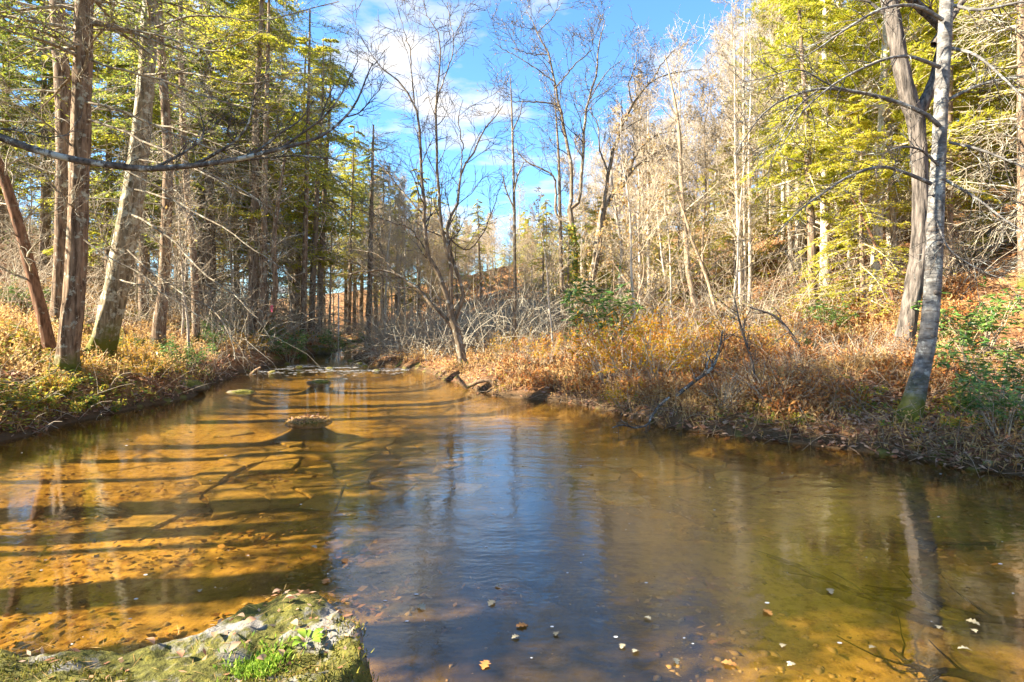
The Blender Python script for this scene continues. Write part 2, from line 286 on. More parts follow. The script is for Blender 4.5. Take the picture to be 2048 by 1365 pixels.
def mat_water():
    m, n, l, out = newmat('creek_water'); tc = n.new('ShaderNodeTexCoord'); v = tc.outputs['Object']
    a = noise(n, l, v, 1.0, 3, .55, (1.6, 3.2, 1)); b = noise(n, l, v, 1.0, 4, .6, (7, 13, 1)); big = noise(n, l, v, .35, 2, .5)
    rb = ramp(n, [(.38, (.12,.12,.12)), (.62, (1,1,1))]); l.new(big, rb.inputs[0])
    at_ = n.new('ShaderNodeAttribute'); at_.attribute_name = 'rough'
    mm = n.new('ShaderNodeMath'); mm.operation = 'MULTIPLY_ADD'; l.new(b, mm.inputs[0]); mm.inputs[1].default_value = .32; l.new(a, mm.inputs[2])
    st = n.new('ShaderNodeMath'); st.operation = 'MULTIPLY_ADD'; l.new(rb.outputs[0], st.inputs[0]); st.inputs[1].default_value = .16; l.new(at_.outputs['Fac'], st.inputs[2])
    bp = n.new('ShaderNodeBump'); bp.inputs['Distance'].default_value = .08; l.new(st.outputs[0], bp.inputs['Strength']); l.new(mm.outputs[0], bp.inputs['Height'])
    tr = n.new('ShaderNodeBsdfTransparent'); tr.inputs[0].default_value = (.95,.80,.47,1)
    gl = n.new('ShaderNodeBsdfGlossy'); gl.inputs['Roughness'].default_value = .03; l.new(bp.outputs[0], gl.inputs['Normal'])
    # Schlick reflectance that is the same from above and below the surface
    g = n.new('ShaderNodeNewGeometry'); dt = n.new('ShaderNodeVectorMath'); dt.operation = 'DOT_PRODUCT'; l.new(bp.outputs[0], dt.inputs[0]); l.new(g.outputs['Incoming'], dt.inputs[1])
    ab = n.new('ShaderNodeMath'); ab.operation = 'ABSOLUTE'; l.new(dt.outputs['Value'], ab.inputs[0])
    om = n.new('ShaderNodeMath'); om.operation = 'SUBTRACT'; om.inputs[0].default_value = 1; l.new(ab.outputs[0], om.inputs[1]); om.use_clamp = True
    pw = n.new('ShaderNodeMath'); pw.operation = 'POWER'; l.new(om.outputs[0], pw.inputs[0]); pw.inputs[1].default_value = 2.9
    fr = n.new('ShaderNodeMath'); fr.operation = 'MULTIPLY_ADD'; l.new(pw.outputs[0], fr.inputs[0]); fr.inputs[1].default_value = .9; fr.inputs[2].default_value = .035
    mx = n.new('ShaderNodeMixShader'); l.new(fr.outputs[0], mx.inputs[0]); l.new(tr.outputs[0], mx.inputs[1]); l.new(gl.outputs[0], mx.inputs[2])
    l.new(mx.outputs[0], out.inputs[0]); return m
def mat_rock(name, base, mossc, thr=.5):
    m, n, l, out = newmat(name); tc = n.new('ShaderNodeTexCoord'); v = tc.outputs['Object']; g = n.new('ShaderNodeNewGeometry')
    a = noise(n, l, v, 7, 8, .7); r1 = ramp(n, [(.3, tuple(c*.45 for c in base)), (.65, base)]); l.new(a, r1.inputs[0])
    b = noise(n, l, v, 2.6, 7, .65); sx = n.new('ShaderNodeSeparateXYZ'); l.new(g.outputs['Normal'], sx.inputs[0])
    mu = n.new('ShaderNodeMath'); mu.operation = 'MULTIPLY_ADD'; l.new(sx.outputs[2], mu.inputs[0]); mu.inputs[1].default_value = .12; l.new(b, mu.inputs[2])
    r2 = ramp(n, [(thr, (0,0,0)), (thr+.06, (1,1,1))]); l.new(mu.outputs[0], r2.inputs[0])
    c = noise(n, l, v, 22, 5, .7); r3 = ramp(n, [(.35, tuple(x*.3 for x in mossc)), (.55, mossc), (.75, (mossc[0]*1.9, mossc[1]*1.6, mossc[2]))]); l.new(c, r3.inputs[0])
    mx = n.new('ShaderNodeMix'); mx.data_type = 'RGBA'; l.new(r2.outputs[0], mx.inputs[0]); l.new(r1.outputs[0], mx.inputs[6]); l.new(r3.outputs[0], mx.inputs[7])
    p = n.new('ShaderNodeBsdfPrincipled'); p.inputs['Roughness'].default_value = .9; p.inputs['Specular IOR Level'].default_value = .2; l.new(mx.outputs[2], p.inputs['Base Color'])
    ad = n.new('ShaderNodeMath'); ad.operation = 'ADD'; l.new(a, ad.inputs[0]); l.new(c, ad.inputs[1])
    bp = n.new('ShaderNodeBump'); bp.inputs['Strength'].default_value = .8; bp.inputs['Distance'].default_value = .03; l.new(ad.outputs[0], bp.inputs['Height']); l.new(bp.outputs[0], p.inputs['Normal'])
    l.new(p.outputs[0], out.inputs[0]); return m
def mat_plain(name, c, rough=.6):
    m, n, l, out = newmat(name); tc = n.new('ShaderNodeTexCoord'); a = noise(n, l, tc.outputs['Object'], 20, 3)
    r = ramp(n, [(.3, tuple(x*.8 for x in c)), (.7, c)]); l.new(a, r.inputs[0]); p = n.new('ShaderNodeBsdfPrincipled'); p.inputs['Roughness'].default_value = rough
    l.new(r.outputs[0], p.inputs['Base Color']); l.new(p.outputs[0], out.inputs[0]); return m
M['ground'] = mat_ground(); M['bed'] = mat_bed(); M['water'] = mat_water()
M['rock'] = mat_rock('mossy_ledge', (.27,.255,.225), (.115,.11,.022), .525)
M['stone'] = mat_rock('creek_stone', (.24,.19,.12), (.17,.16,.03), .56)
M['slab'] = mat_rock('sunken_slab', (.50,.36,.14), (.30,.24,.08), .64)
M['foam'] = mat_plain('foam', (.62,.63,.63), .4); M['pink'] = mat_plain('pink_ribbon', (.75,.08,.16)); M['white'] = mat_plain('white_post', (.7,.72,.74))

# ------------------------------------------------------------------ the setting: ground, creek bed, water
def axis(segs):
    out = [segs[0][0]]
    for a, b, s0, s1 in segs:
        x = a
        while x < b-1e-6:
            f = (x-a)/(b-a); x = min(b, x+s0+(s1-s0)*f); out.append(x)
    return np.array(out)
gx = axis([(-320,-60,30,4),(-60,-22,4,.7),(-22,-9.5,.5,.14),(-9.5,-4,.09,.09),(-4,9,.065,.065),(9,22,.12,.5),(22,60,.7,4),(60,320,4,30)])
gy = axis([(-14,1.5,.8,.3),(1.5,9,.055,.06),(9,16,.07,.11),(16,32,.14,.3),(32,60,.4,1.2),(60,130,1.5,5),(130,420,6,30)])
GX, GY = np.meshgrid(gx, gy); GZ = ground(GX, GY)
# joints in the bedrock of the creek floor, traced from the photograph and laid on the bed
CR = [[(1535,1108),(1600,1135),(1690,1172),(1790,1208),(1900,1240),(2000,1262),(2080,1285)],
      [(1545,1130),(1640,1165),(1730,1195)], [(1760,1170),(1830,1185),(1900,1210),(1960,1235),(2060,1240)],
      [(1780,1300),(1840,1330),(1920,1350),(2000,1368)], [(1180,990),(1290,1000),(1370,1015),(1440,1050)],
      [(1370,1065),(1500,1072),(1620,1068),(1730,1080),(1850,1085),(1990,1080)], [(1430,880),(1540,905),(1660,925),(1760,960),(1900,985)],
      [(730,1080),(690,1110),(640,1140),(560,1155)], [(1060,1140),(1110,1180),(1160,1200),(1200,1215)], [(500,1080),(560,1060),(650,1055)]]
silt_shade = np.zeros_like(GZ)
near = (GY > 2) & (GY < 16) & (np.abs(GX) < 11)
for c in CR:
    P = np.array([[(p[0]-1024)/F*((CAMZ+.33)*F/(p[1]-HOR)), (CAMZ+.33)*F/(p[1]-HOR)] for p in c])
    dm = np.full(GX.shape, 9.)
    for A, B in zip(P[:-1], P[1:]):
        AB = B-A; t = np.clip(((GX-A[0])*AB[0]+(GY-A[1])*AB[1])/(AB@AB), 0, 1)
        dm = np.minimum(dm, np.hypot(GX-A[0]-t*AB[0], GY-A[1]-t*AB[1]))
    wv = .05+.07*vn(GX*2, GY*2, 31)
    k = np.where(near, np.clip(1.3-dm/wv, 0, 1), 0); silt_shade = np.maximum(silt_shade, k); GZ -= .15*k*(GZ < -.1)
# silty drifts of rotten leaves on the floor, darkened to paint shaded bands
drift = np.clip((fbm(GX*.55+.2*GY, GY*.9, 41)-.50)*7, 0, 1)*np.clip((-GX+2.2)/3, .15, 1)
silt_shade = np.maximum(silt_shade, .8*drift*(GZ < -.05))
centre_shade = np.exp(-((GX-.3)/1.9)**2)*np.clip((14-GY)/3, 0, 1); silt_shade = np.maximum(silt_shade, np.clip(centre_shade*(.6+.8*fbm(GX*1.3, GY*1.3, 46)), 0, .93)*(GZ < -.05))  # dark rock in mid creek, deepened with painted tree shade
silt_shade = np.maximum(silt_shade, np.clip((GX-1.5)/2, 0, 1)*np.clip((12-GY)/2, 0, 1)*(.25+.5*fbm(GX*.9, GY*.9, 47))*(GZ < -.05))  # shade over the right water painted into the bed colour
dl, dr = dists(GX, GY); edge = np.clip(1-np.minimum(-dl, -dr)/1.1, 0, 1); silt_shade = np.maximum(silt_shade, .85*edge*(.4+.9*vn(GX*2.5, GY*2.5, 44)))
silt_shade = np.maximum(silt_shade, (.35+.6*vn(GX*1.6, GY*1.6, 49))*(((GX+2.5)/2.2)**2+((GY-8.9)/2.2)**2 < 1))
silt_shade = np.clip(silt_shade, 0, 1)
nx, ny = len(gx), len(gy); I = np.arange(nx*ny).reshape(ny, nx)
Q = np.stack([I[:-1, :-1], I[:-1, 1:], I[1:, 1:], I[1:, :-1]], -1).reshape(-1, 4)
V = np.stack([GX, GY, GZ], -1).reshape(-1, 3); zq = V[Q, 2].max(1); isb = zq < -.01
def sub(Q):
    u, inv = np.unique(Q, return_inverse=True); return V[u], inv.reshape(-1, 4), u
v_, q_, _ = sub(Q[~isb]); MB().add(v_, q_).obj('ground', M['ground'], kind='structure', label='leafy brown soil of the creek banks and wooded slopes')
v_, q_, u_ = sub(Q[isb]); BED = MB().add(v_, q_).obj('creek_bed', M['bed'], attrs={'silt_shade': silt_shade.ravel()[u_]}, kind='structure', label='golden sandy rock floor of the creek under clear water')
wx = np.linspace(-34, 13, 120); wy = axis([(-14, 60, .35, .8)]); WX, WY = np.meshgrid(wx, wy)
keep = np.ones_like(WX, bool)
rf = .9*np.exp(-((WY-23.5-.25*(WX+7))/2.6)**2)*(WX < -2.5)+.05*np.exp(-((WX-.5)/2.5)**2)*(WY > 4)
I = np.arange(WX.size).reshape(WX.shape); Q = np.stack([I[:-1, :-1], I[:-1, 1:], I[1:, 1:], I[1:, :-1]], -1).reshape(-1, 4)
WZ = .02*rf*(vn(WX*2.5, WY*3, 51)-.5)
MB().add(np.stack([WX, WY, WZ], -1).reshape(-1, 3), Q).obj('creek_water', M['water'], attrs={'rough': rf.ravel()}, kind='structure', label='clear shallow amber creek water with rippled sky reflections')

# flat slabs of bedrock lying on the creek floor (pieces of the bed)
def px2x0(px, Y): return (px-1024)/F*Y
def flag(P, th):
    n = len(P); c = P.mean(0); z = ground1(*c)+th; i = np.arange(n); j = (i+1) % n; tl = rng.normal(size=2)*.02
    hz = lambda Q: z+(Q-c)@tl
    f_ = rng.uniform(.90, .985); o_ = c+(P-c)*f_; q_ = c+(P-c)*(f_-.05)
    Vv = np.vstack([np.c_[o_, hz(o_)-.10], np.c_[o_, hz(o_)-.012], np.c_[q_, hz(q_)], [[*c, z+.004]]])
    MB().add(Vv, np.vstack([np.c_[i, j, j+n, i+n], np.c_[i+n, j+n, j+2*n, i+2*n]]), np.c_[i+2*n, j+2*n, np.full(n, 3*n)]).obj('slab', M['slab'], BED, smooth=False)
# ledge of cracked flagstones: corners of a jittered lattice shared by neighbouring stones
ni, nj = 10, 9; U_ = np.arange(ni+1)[:, None]*.50+(np.arange(nj+1) % 2)[None]*.25+rng.normal(size=(ni+1, nj+1))*.13; V_ = np.arange(nj+1)[None]*.52+rng.normal(size=(ni+1, nj+1))*.13
ca, sa = math.cos(.35), math.sin(.35); LX = -4.6+ca*U_-sa*V_; LY = 6.3+sa*U_+ca*V_
for i in range(ni):
    for j in range(nj):
        P_ = np.array([[LX[i, j], LY[i, j]], [LX[i+1, j], LY[i+1, j]], [LX[i+1, j+1], LY[i+1, j+1]], [LX[i, j+1], LY[i, j+1]]])
        c = P_.mean(0)
        if ((c[0]+2.5)/2.3)**2+((c[1]-8.9)/2.3)**2 > 1+.3*rng.normal() or rng.random() < .2: continue
        mid = (P_+np.roll(P_, -1, 0))/2+rng.normal(size=(4, 2))*.025; P_ = np.stack([P_, mid], 1).reshape(-1, 2)
        flag(P_, .015+.03*rng.random())
for px, py, w in ((1180,950,60),(1250,930,50),(1330,950,70),(1240,1000,60),(1400,930,50),(1480,960,60),(560,905,45),(470,870,40)):
    Y = (CAMZ+.38)*F/(py-HOR); n = rng.integers(6, 9); a_ = np.arange(n)*2*np.pi/n+rng.uniform(-.3, .3, n); r_ = rng.uniform(.75, 1.15, n)
    flag(np.c_[px2x0(px, Y)+w/F*Y*r_*np.cos(a_), Y+w/F*Y*1.1*r_*np.sin(a_)], .025)

# ------------------------------------------------------------------ tree builders
class Tree:
    """trunk, branches and crown gathered round a base point; built as trunk / branches / foliage parts of one thing"""
    def __init__(s, name, label, cat, base, group=None):
        s.base = np.asarray(base, float); s.root = thing(name, label, cat, tuple(s.base), group); s.tr = MB(); s.br = MB(); s.fo = MB(); s.extra = []
    def trunk(s, P, R, **k):
        X, Q, pr = trunk(P-s.base, R, **k); s.tr.add(X, Q); return pr[0]+s.base, pr[1]
    def limb(s, P, R, sides=7, where='tr'):
        if P.ndim == 2: P = P[None]; R = R[None]
        X, Q = tubes(P-s.base, R, sides); (s.tr if where == 'tr' else s.br).add(X, Q)
    def leaf(s, C, D, N, L, Wd): 
        X, Q = leaves(C-s.base, D, N, L, Wd); s.fo.add(X, Q)
    def done(s, tm, bm=None, fm=None):
        if s.tr.n: s.tr.obj('trunk', tm, s.root)
        if s.br.n: s.br.obj('branches', bm or tm, s.root)
        if s.fo.n: s.fo.obj('crown', fm, s.root, smooth=False)
        return s.root
def grounded(P, R):
    z = ground1(P[0, 0], P[0, 1]); b = P[0].copy(); b[2] = min(z, P[0, 2])-.25 if P[0, 2] > z-.3 else P[0, 2]
    if P[0, 2] > z: 
        P = np.vstack([b, P]); R = np.r_[R[0]*1.05, R]
    return P, R, np.array([P[0, 0], P[0, 1], z])
def boughs(T, P2, m, L, W, flat=True, spread=.75):
    """flat sprays of needles on both sides of twigs"""
    C, D = along(P2, m); n = len(C); side = np.where(np.arange(n) % 2 == 0, 1., -1.)[:, None]
    h = unit(np.cross(D, [0, 0, 1.])+1e-6)*side
    d = unit(D*.6+h*spread+rng.normal(size=(n, 3))*.22+[0, 0, -.08]); nn = unit(np.array([0, 0, 1.])+rng.normal(size=(n, 3))*.8)
    T.leaf(C, d, nn, L*rng.uniform(.6, 1.3, n), W*rng.uniform(.7, 1.3, n))
def twigs(T, P, R, levels, sides=3, keep=True):
    """levels: list of dicts for spawn; every level is added to the branches; returns the last paths"""
    out = []
    for lv in levels:
        lv = dict(lv); sd = lv.pop('sides', sides); P, R = spawn(P, R, **lv); T.limb(P, R, sd, 'br'); out.append((P, R))
    return out

def make_hemlock(name, H=15, r=.2, t0=.25, nb=64, Lm=3.2, lf=.14, per=15, nl=15, droop=.14, seed=1, dead=26, tm='hemlock_far', fm='hem_leaf', bm='hembranch'):
    T = Tree(name, 'x', 'tree', (0, 0, 0))
    K = 9; P = np.zeros((K, 3)); P[:, 2] = np.linspace(-.4, H, K); P[:, :2] = np.cumsum(rng.normal(size=(K, 2))*.05, 0)*np.linspace(.3, 1, K)[:, None]
    R = r*np.linspace(1, .06, K)**.8; P, R = T.trunk(P, R, sides=9, rings=24, ridge=.05, flare=.4)
    B, BR = spawn(P[None], R[None], nb, t0, .99, 1.62, lambda t: Lm*np.clip(1.01-t, .02, 1)**.5*(.35+.65*np.clip((t-t0)*6, 0, 1)), K=6, up=-.02, droop=droop, wob=.07, rr=.4, rmax=.05)
    T.limb(B, BR, 4, 'br')
    ln = np.linalg.norm(B[:, -1]-B[:, 0], axis=1)
    b2, r2 = spawn(B, BR, per, .12, 1, .95, np.repeat(ln, per)*.34, K=4, flat=.85, wob=.10, rr=.5, droop=.08, rmin=.004)
    T.limb(b2, r2, 3, 'br'); boughs(T, b2, nl, lf, lf*.36); boughs(T, B, nl*2, lf, lf*.36)
    if dead:
        D_, DR = spawn(P[None], R[None], dead, .05, t0+.12, 1.6, 1.9, K=5, droop=.10, wob=.12, rr=.22, rmax=.025); T.limb(D_, DR, 3, 'br')
        d2, dr2 = spawn(D_, DR, 7, .15, 1, .9, .7, K=4, wob=.2, droop=.12, flat=.5, rmin=.004); T.limb(d2, dr2, 3, 'br')
    return T.done(M[tm], M[bm], M[fm])
def make_pine(name, H=18, r=.24, t0=.3, fm='pine_leaf', tm='pale', lf=.26):
    T = Tree(name, 'x', 'tree', (0, 0, 0)); K = 9; P = np.zeros((K, 3)); P[:, 2] = np.linspace(-.4, H, K)
    R = r*np.linspace(1, .06, K)**.8; P, R = T.trunk(P, R, sides=9, rings=24, ridge=.04, flare=.4)
    B, BR = spawn(P[None], R[None], 66, t0, .99, 1.35, lambda t: 4.0*np.clip(1.04-t, .05, 1)**.7*(.4+.6*np.clip((t-t0)*5, 0, 1)), K=6, up=.03, wob=.09, rr=.4, rmax=.06); T.limb(B, BR, 4, 'br')
    ln = np.linalg.norm(B[:, -1]-B[:, 0], axis=1)
    b2, r2 = spawn(B, BR, 9, .25, 1, .8, np.repeat(ln, 9)*.30, K=4, flat=.7, up=.05, wob=.12, rr=.5); T.limb(b2, r2, 3, 'br')
    C, D = along(b2, 11, .3, 1.); n = len(C)*5; C = np.repeat(C, 5, 0); D = np.repeat(D, 5, 0)
    d = unit(D*.9+rng.normal(size=(n, 3))*.6+[0, 0, .12]); T.leaf(C, d, rng.normal(size=(n, 3)), lf*rng.uniform(.7, 1.2, n), .03)
    return T.done(M[tm], M['tantwig'], M[fm])
def make_bare(name, H=15, r=.15, t0=.4, nl=16, ang=.75, Ll=3.4, lf=0, tm='pale', bm='tantwig', fm='oak_leaf', up=.10, bend=.12, m2=9, m3=10):
    T = Tree(name, 'x', 'tree', (0, 0, 0)); K = 10; P = np.zeros((K, 3)); P[:, 2] = np.linspace(-.4, H, K); P[:, :2] = np.cumsum(rng.normal(size=(K, 2))*bend, 0)*np.linspace(0, 1, K)[:, None]
    R = r*np.linspace(1, .08, K)**.9; P, R = T.trunk(P, R, sides=8, rings=26, ridge=.03, flare=.45)
    B, BR = spawn(P[None], R[None], nl, t0, .98, ang, lambda t: Ll*(1.15-t)/(1.15-t0)*1.1, K=7, up=up, wob=.13, rr=.5); T.limb(B, BR, 5, 'br')
    ln = np.linalg.norm(B[:, -1]-B[:, 0], axis=1)
    b2, r2 = spawn(B, BR, m2, .2, 1, .75, np.repeat(ln, m2)*.42, K=5, up=.06, wob=.16, rr=.55, rmin=.010); T.limb(b2, r2, 3, 'br')
    l2 = np.linalg.norm(b2[:, -1]-b2[:, 0], axis=1)
    b3, r3 = spawn(b2, r2, m3, .15, 1, .7, np.repeat(l2, m3)*.5, K=4, up=.05, wob=.2, rr=.6, rmin=.008); T.limb(b3, r3, 3, 'br')
    if lf:
        C, D = along(b3, lf); n = len(C); sel = rng.random(n) < .28; C, D = C[sel], D[sel]; n = len(C)
        T.leaf(C, unit(D+rng.normal(size=(n, 3))*.8+[0, 0, -.4]), rng.normal(size=(n, 3)), .13*rng.uniform(.6, 1.3, n), .07)
    return T.done(M[tm], M[bm], M[fm])
def make_shrub(name, h=1.2, w=.8, stems=14, m2=5, nl=8, ll=.09, lw=.035, fm='yellow', tm='tantwig', whorl=False, arch=.1):
    T = Tree(name, 'x', 'shrub', (0, 0, 0)); n = stems; a = rng.uniform(0, 6.28, n); b0 = np.c_[np.cos(a), np.sin(a), a*0]*rng.uniform(0, .18, n)[:, None]*w; b0[:, 2] = -.1
    K = 6; P = np.zeros((n, K, 3)); P[:, 0] = b0; d = unit(np.c_[np.cos(a)*w*rng.uniform(.2, 1, n), np.sin(a)*w*rng.uniform(.2, 1, n), np.full(n, h)]); le = h*rng.uniform(.6, 1.15, n)
    for k in range(1, K): d = unit(d+rng.normal(size=(n, 3))*.12+[0, 0, -arch*k/K]); P[:, k] = P[:, k-1]+d*(le/(K-1))[:, None]
    R = np.linspace(.012, .004, K)[None].repeat(n, 0)*(h**.5); T.limb(P, R, 4, 'tr')
    b2, r2 = spawn(P, R, m2, .3, 1, .75, h*.32, K=4, wob=.18, up=.06, rr=.6, rmin=.003); T.limb(b2, r2, 3, 'br')
    if nl:
        if whorl:
            C = np.repeat(np.concatenate([b2[:, -1], P[:, -1], b2[:, 2]]), nl, 0); k = len(C); d = unit(rng.normal(size=(k, 3))*[1, 1, .25]+[0, 0, .05]); nn = unit(np.array([0, 0, 1.])+rng.normal(size=(k, 3))*.35)
            T.leaf(C, d+[0, 0, -.12], nn, ll*rng.uniform(.7, 1.2, k), lw)
        else:
            C, D = along(b2, nl, .1, 1); k = len(C); C = C+rng.normal(size=(k, 3))*.015
            T.leaf(C, unit(D*.5+rng.normal(size=(k, 3))*.8), unit(rng.normal(size=(k, 3))+[0, 0, .8]), ll*rng.uniform(.6, 1.3, k), lw*rng.uniform(.7, 1.3, k))
    return T.done(M[tm], M[tm], M[fm])

# ------------------------------------------------------------------ the trees one can tell apart
# 1 the big hemlock at the left water edge, over the bank of bare roots
def dead_limbs(T, specs, Y, tw=9, tl=.55):
    for pts, y0, y1 in specs:
        P, R = pxpath(pts, y0, 16, y1, .8); P[1:] += np.cumsum(rng.normal(size=(15, 3))*.022, 0); T.limb(P, R, 6, 'br')
        twigs(T, P[None], R[None], [dict(m=tw*3, t0=.08, t1=1, ang=.8, L=tl*1.7, K=5, droop=.05, wob=.18, rr=.5, flat=.4, rmax=.012, rmin=.005), dict(m=6, t0=.2, t1=1, ang=.7, L=tl*.6, K=4, wob=.22, rr=.6, rmin=.003)])
P, R = pxpath([(133,792,23),(132,740,20),(138,690,18.5),(150,560,18),(157,400,16.5),(163,200,16),(168,0,15),(172,-260,12),(176,-520,7)], 12.6, 16)
P, R, b = grounded(P, R); T = Tree('hemlock_tree', 'large brown hemlock at the left water edge above bare mossy roots', 'tree', b)
P, R = T.trunk(P, R, sides=34, rings=140, ridge=.07, flare=.75, fh=.3)
dead_limbs(T, [([(172,205,3.5),(230,222,3.2),(300,250,3),(380,290,2.6),(450,330,2)], 12.5, 11.5), ([(176,240,3.5),(260,268,3),(340,305,2.6),(430,350,2),(520,395,1.2)], 12.5, 10.5),
    ([(180,120,3.5),(260,140,3),(330,158,2.8),(420,190,2.2),(545,220,1.4)], 12.4, 11), ([(165,30,3.5),(250,60,3),(340,90,2.6),(440,108,2),(520,70,1.2)], 12.5, 12),
    ([(160,175,3),(190,100,2.2),(230,60,1.8)], 12.5, 11.8), ([(178,330,2.6),(250,345,2.2),(330,390,1.7),(420,460,1.2)], 12.5, 11.2), ([(155,420,2.6),(110,380,2),(60,330,1.5)], 12.5, 11.6),
    ([(150,300,2.6),(95,250,2),(40,200,1.5),(0,150,1)], 12.5, 11.4), ([(168,480,2.4),(230,520,2.2),(300,560,2),(380,610,1.6),(440,640,1.2)], 12.4, 12), ([(160,90,2.6),(100,60,2),(20,20,1.4)], 12.4, 11.6)], 12.6)
B, BR = spawn(P[None], R[None], 46, .50, .99, 1.6, lambda t: 2.6*(1.1-t)+.6, K=6, droop=.1, rr=.4, rmax=.05); T.limb(B, BR, 4, 'br')
b2, r2 = spawn(B, BR, 10, .15, 1, .95, .9, K=4, flat=.85, rr=.5); T.limb(b2, r2, 3, 'br'); boughs(T, b2, 9, .10, .036)
T.done(M['hemlock'], M['hembranch'], M['hem_leaf'])
# 2 straight trunk behind it
P, R = pxpath([(118,640,15),(122,560,14),(127,400,14),(128,220,14),(118,80,13),(112,-60,12),(105,-330,7)], 17, 12)
P, R, b = grounded(P, R); T = Tree('hemlock_tree', 'straight brown trunk standing close behind the big hemlock with roots', 'tree', b); P, R = T.trunk(P, R, sides=18, rings=70, ridge=.05)
D_, DR = spawn(P[None], R[None], 26, .25, .85, 1.6, 2.0, K=6, droop=.12, rr=.2, rmax=.03); T.limb(D_, DR, 4, 'br'); twigs(T, D_, DR, [dict(m=8, t0=.15, t1=1, ang=.9, L=.8, K=4, wob=.2, flat=.5), dict(m=3, t0=.2, t1=1, ang=.8, L=.4, K=3, wob=.2)])
B, BR = spawn(P[None], R[None], 24, .6, .99, 1.6, 2.0, K=6, droop=.1, rr=.35, rmax=.04); T.limb(B, BR, 4, 'br'); boughs(T, spawn(B, BR, 10, .15, 1, .95, .8, K=4, flat=.85)[0], 10, .10, .036)
T.done(M['hemlock'], M['greytwig'], M['hem_gold'])
# 3 the thick leaning tree with lichen
P, R = pxpath([(186,745,27),(205,690,22),(228,600,21),(250,480,20),(272,350,18),(288,200,15),(298,60,14),(305,-120,11),(312,-360,6)], 14.6, 16)
P, R, b = grounded(P, R); T = Tree('hemlock_tree', 'thick grey lichened trunk leaning right, its left edge sunlit yellow', 'tree', b); P, R = T.trunk(P, R, sides=32, rings=130, ridge=.065, flare=.5, fh=.4)
dead_limbs(T, [([(262,430,3),(330,470,2.6),(400,540,2.2),(470,590,1.8),(520,640,1.3)], 14.4, 12.5), ([(270,380,3),(340,400,2.5),(420,440,2),(520,500,1.5),(600,560,1)], 14.4, 13), ([(255,500,2.4),(310,545,2.2),(360,585,2),(430,625,2),(460,680,1.6),(465,720,1)], 14.3, 12.2),
    ([(285,240,3),(370,260,2.4),(460,300,2),(560,330,1.3)], 14.4, 13.5), ([(290,150,2.8),(380,150,2.2),(480,170,1.8),(600,150,1.1)], 14.4, 13), ([(250,520,2),(215,480,1.8),(190,430,1.2)], 14.2, 13), ([(240,560,2.2),(300,570,2),(370,560,1.6),(440,575,1.2)], 14.2, 13),
    ([(278,320,2.4),(360,330,2.2),(450,370,1.8),(560,420,1.2)], 14.4, 13), ([(295,60,2.6),(400,30,2.2),(520,40,1.6),(680,5,1)], 14.4, 13)], 14.6, 11)
B, BR = spawn(P[None], R[None], 26, .6, .99, 1.6, 2.4, K=6, droop=.1, rr=.35, rmax=.04); T.limb(B, BR, 4, 'br'); b2 = spawn(B, BR, 10, .15, 1, .95, .8, K=4, flat=.85); T.limb(*b2, 3, 'br'); boughs(T, b2[0], 10, .10, .036)
T.done(M['lean'], M['hembranch'], M['hem_leaf'])
# 4 thin reddish trunk leaning left
P, R = pxpath([(108,742,13),(98,690,11),(82,620,10.5),(62,545,10),(40,460,9.5),(15,380,9),(-15,290,8),(-60,150,6)], 13.4, 12)
P, R, b = grounded(P, R); T = Tree('leaning_tree', 'thin reddish-brown trunk leaning left before the big hemlock', 'tree', b); P, R = T.trunk(P, R, sides=14, rings=60, ridge=.05, flare=.3)
twigs(T, P[None], R[None], [dict(m=14, t0=.25, t1=1, ang=1.1, L=1.1, K=5, wob=.2, rr=.3), dict(m=5, t0=.2, t1=1, ang=.8, L=.5, K=4, wob=.2)])
T.done(M['redbark'], M['greytwig'])
# 5-9 trunks along the left bank further up
def post(name, label, pts, Y, mat, bm='greytwig', fm='hem_leaf', dead=18, dl=1.8, fol=0, sides=14, extra=None, up=0, cat='tree'):
    P, R = pxpath(pts, Y, 14, None, .8); P, R, b = grounded(P, R); T = Tree(name, label, cat, b); P, R = T.trunk(P, R, sides=sides, rings=60, ridge=.045, flare=.45)
    if extra:
        for e in extra:
            p, r = pxpath(e, Y-.1, 10); T.limb(p, r, 8)
            twigs(T, p[None], r[None], [dict(m=10, t0=.25, t1=1, ang=.8, L=dl*.7, K=5, wob=.15, rr=.5, up=up), dict(m=5, t0=.2, t1=1, ang=.7, L=dl*.3, K=4, wob=.2, rr=.6)])
    if dead: twigs(T, P[None], R[None], [dict(m=dead, t0=.22, t1=.98, ang=1.5 if up == 0 else .9, L=dl, K=6, droop=.1 if up == 0 else 0, up=up, wob=.12, rr=.3, rmax=.03, rmin=.009), dict(m=8, t0=.15, t1=1, ang=.9, L=dl*.42, K=4, wob=.2, up=up*.5, rmin=.008), dict(m=5, t0=.2, t1=1, ang=.8, L=dl*.22, K=3, wob=.2, rmin=.007)])
    if fol:
        B, BR = spawn(P[None], R[None], fol, .5, .99, 1.6, 2.2, K=6, droop=.1, rr=.35, rmax=.04); T.limb(B, BR, 4, 'br'); b2 = spawn(B, BR, 10, .15, 1, .95, .8, K=4, flat=.85); T.limb(*b2, 3, 'br'); boughs(T, b2[0], 9, .12, .04)
    return T.done(M[mat], M[bm], M[fm])
post('hemlock_tree', 'hemlock trunk with sunlit left edge in tan grass right of the leaning trunk', [(318,655,15),(325,600,12.5),(331,480,12),(336,330,11),(328,180,10),(318,40,9),(312,-200,5)], 18.5, 'hemlock', fol=22)
post('hemlock_tree', 'slim hemlock trunk second along the left bank from the leaning trunk', [(392,652,9),(391,600,8.5),(384,480,8),(372,360,7.5),(365,230,7),(362,80,6),(360,-100,3)], 22, 'hemlock', fol=20, dead=22)
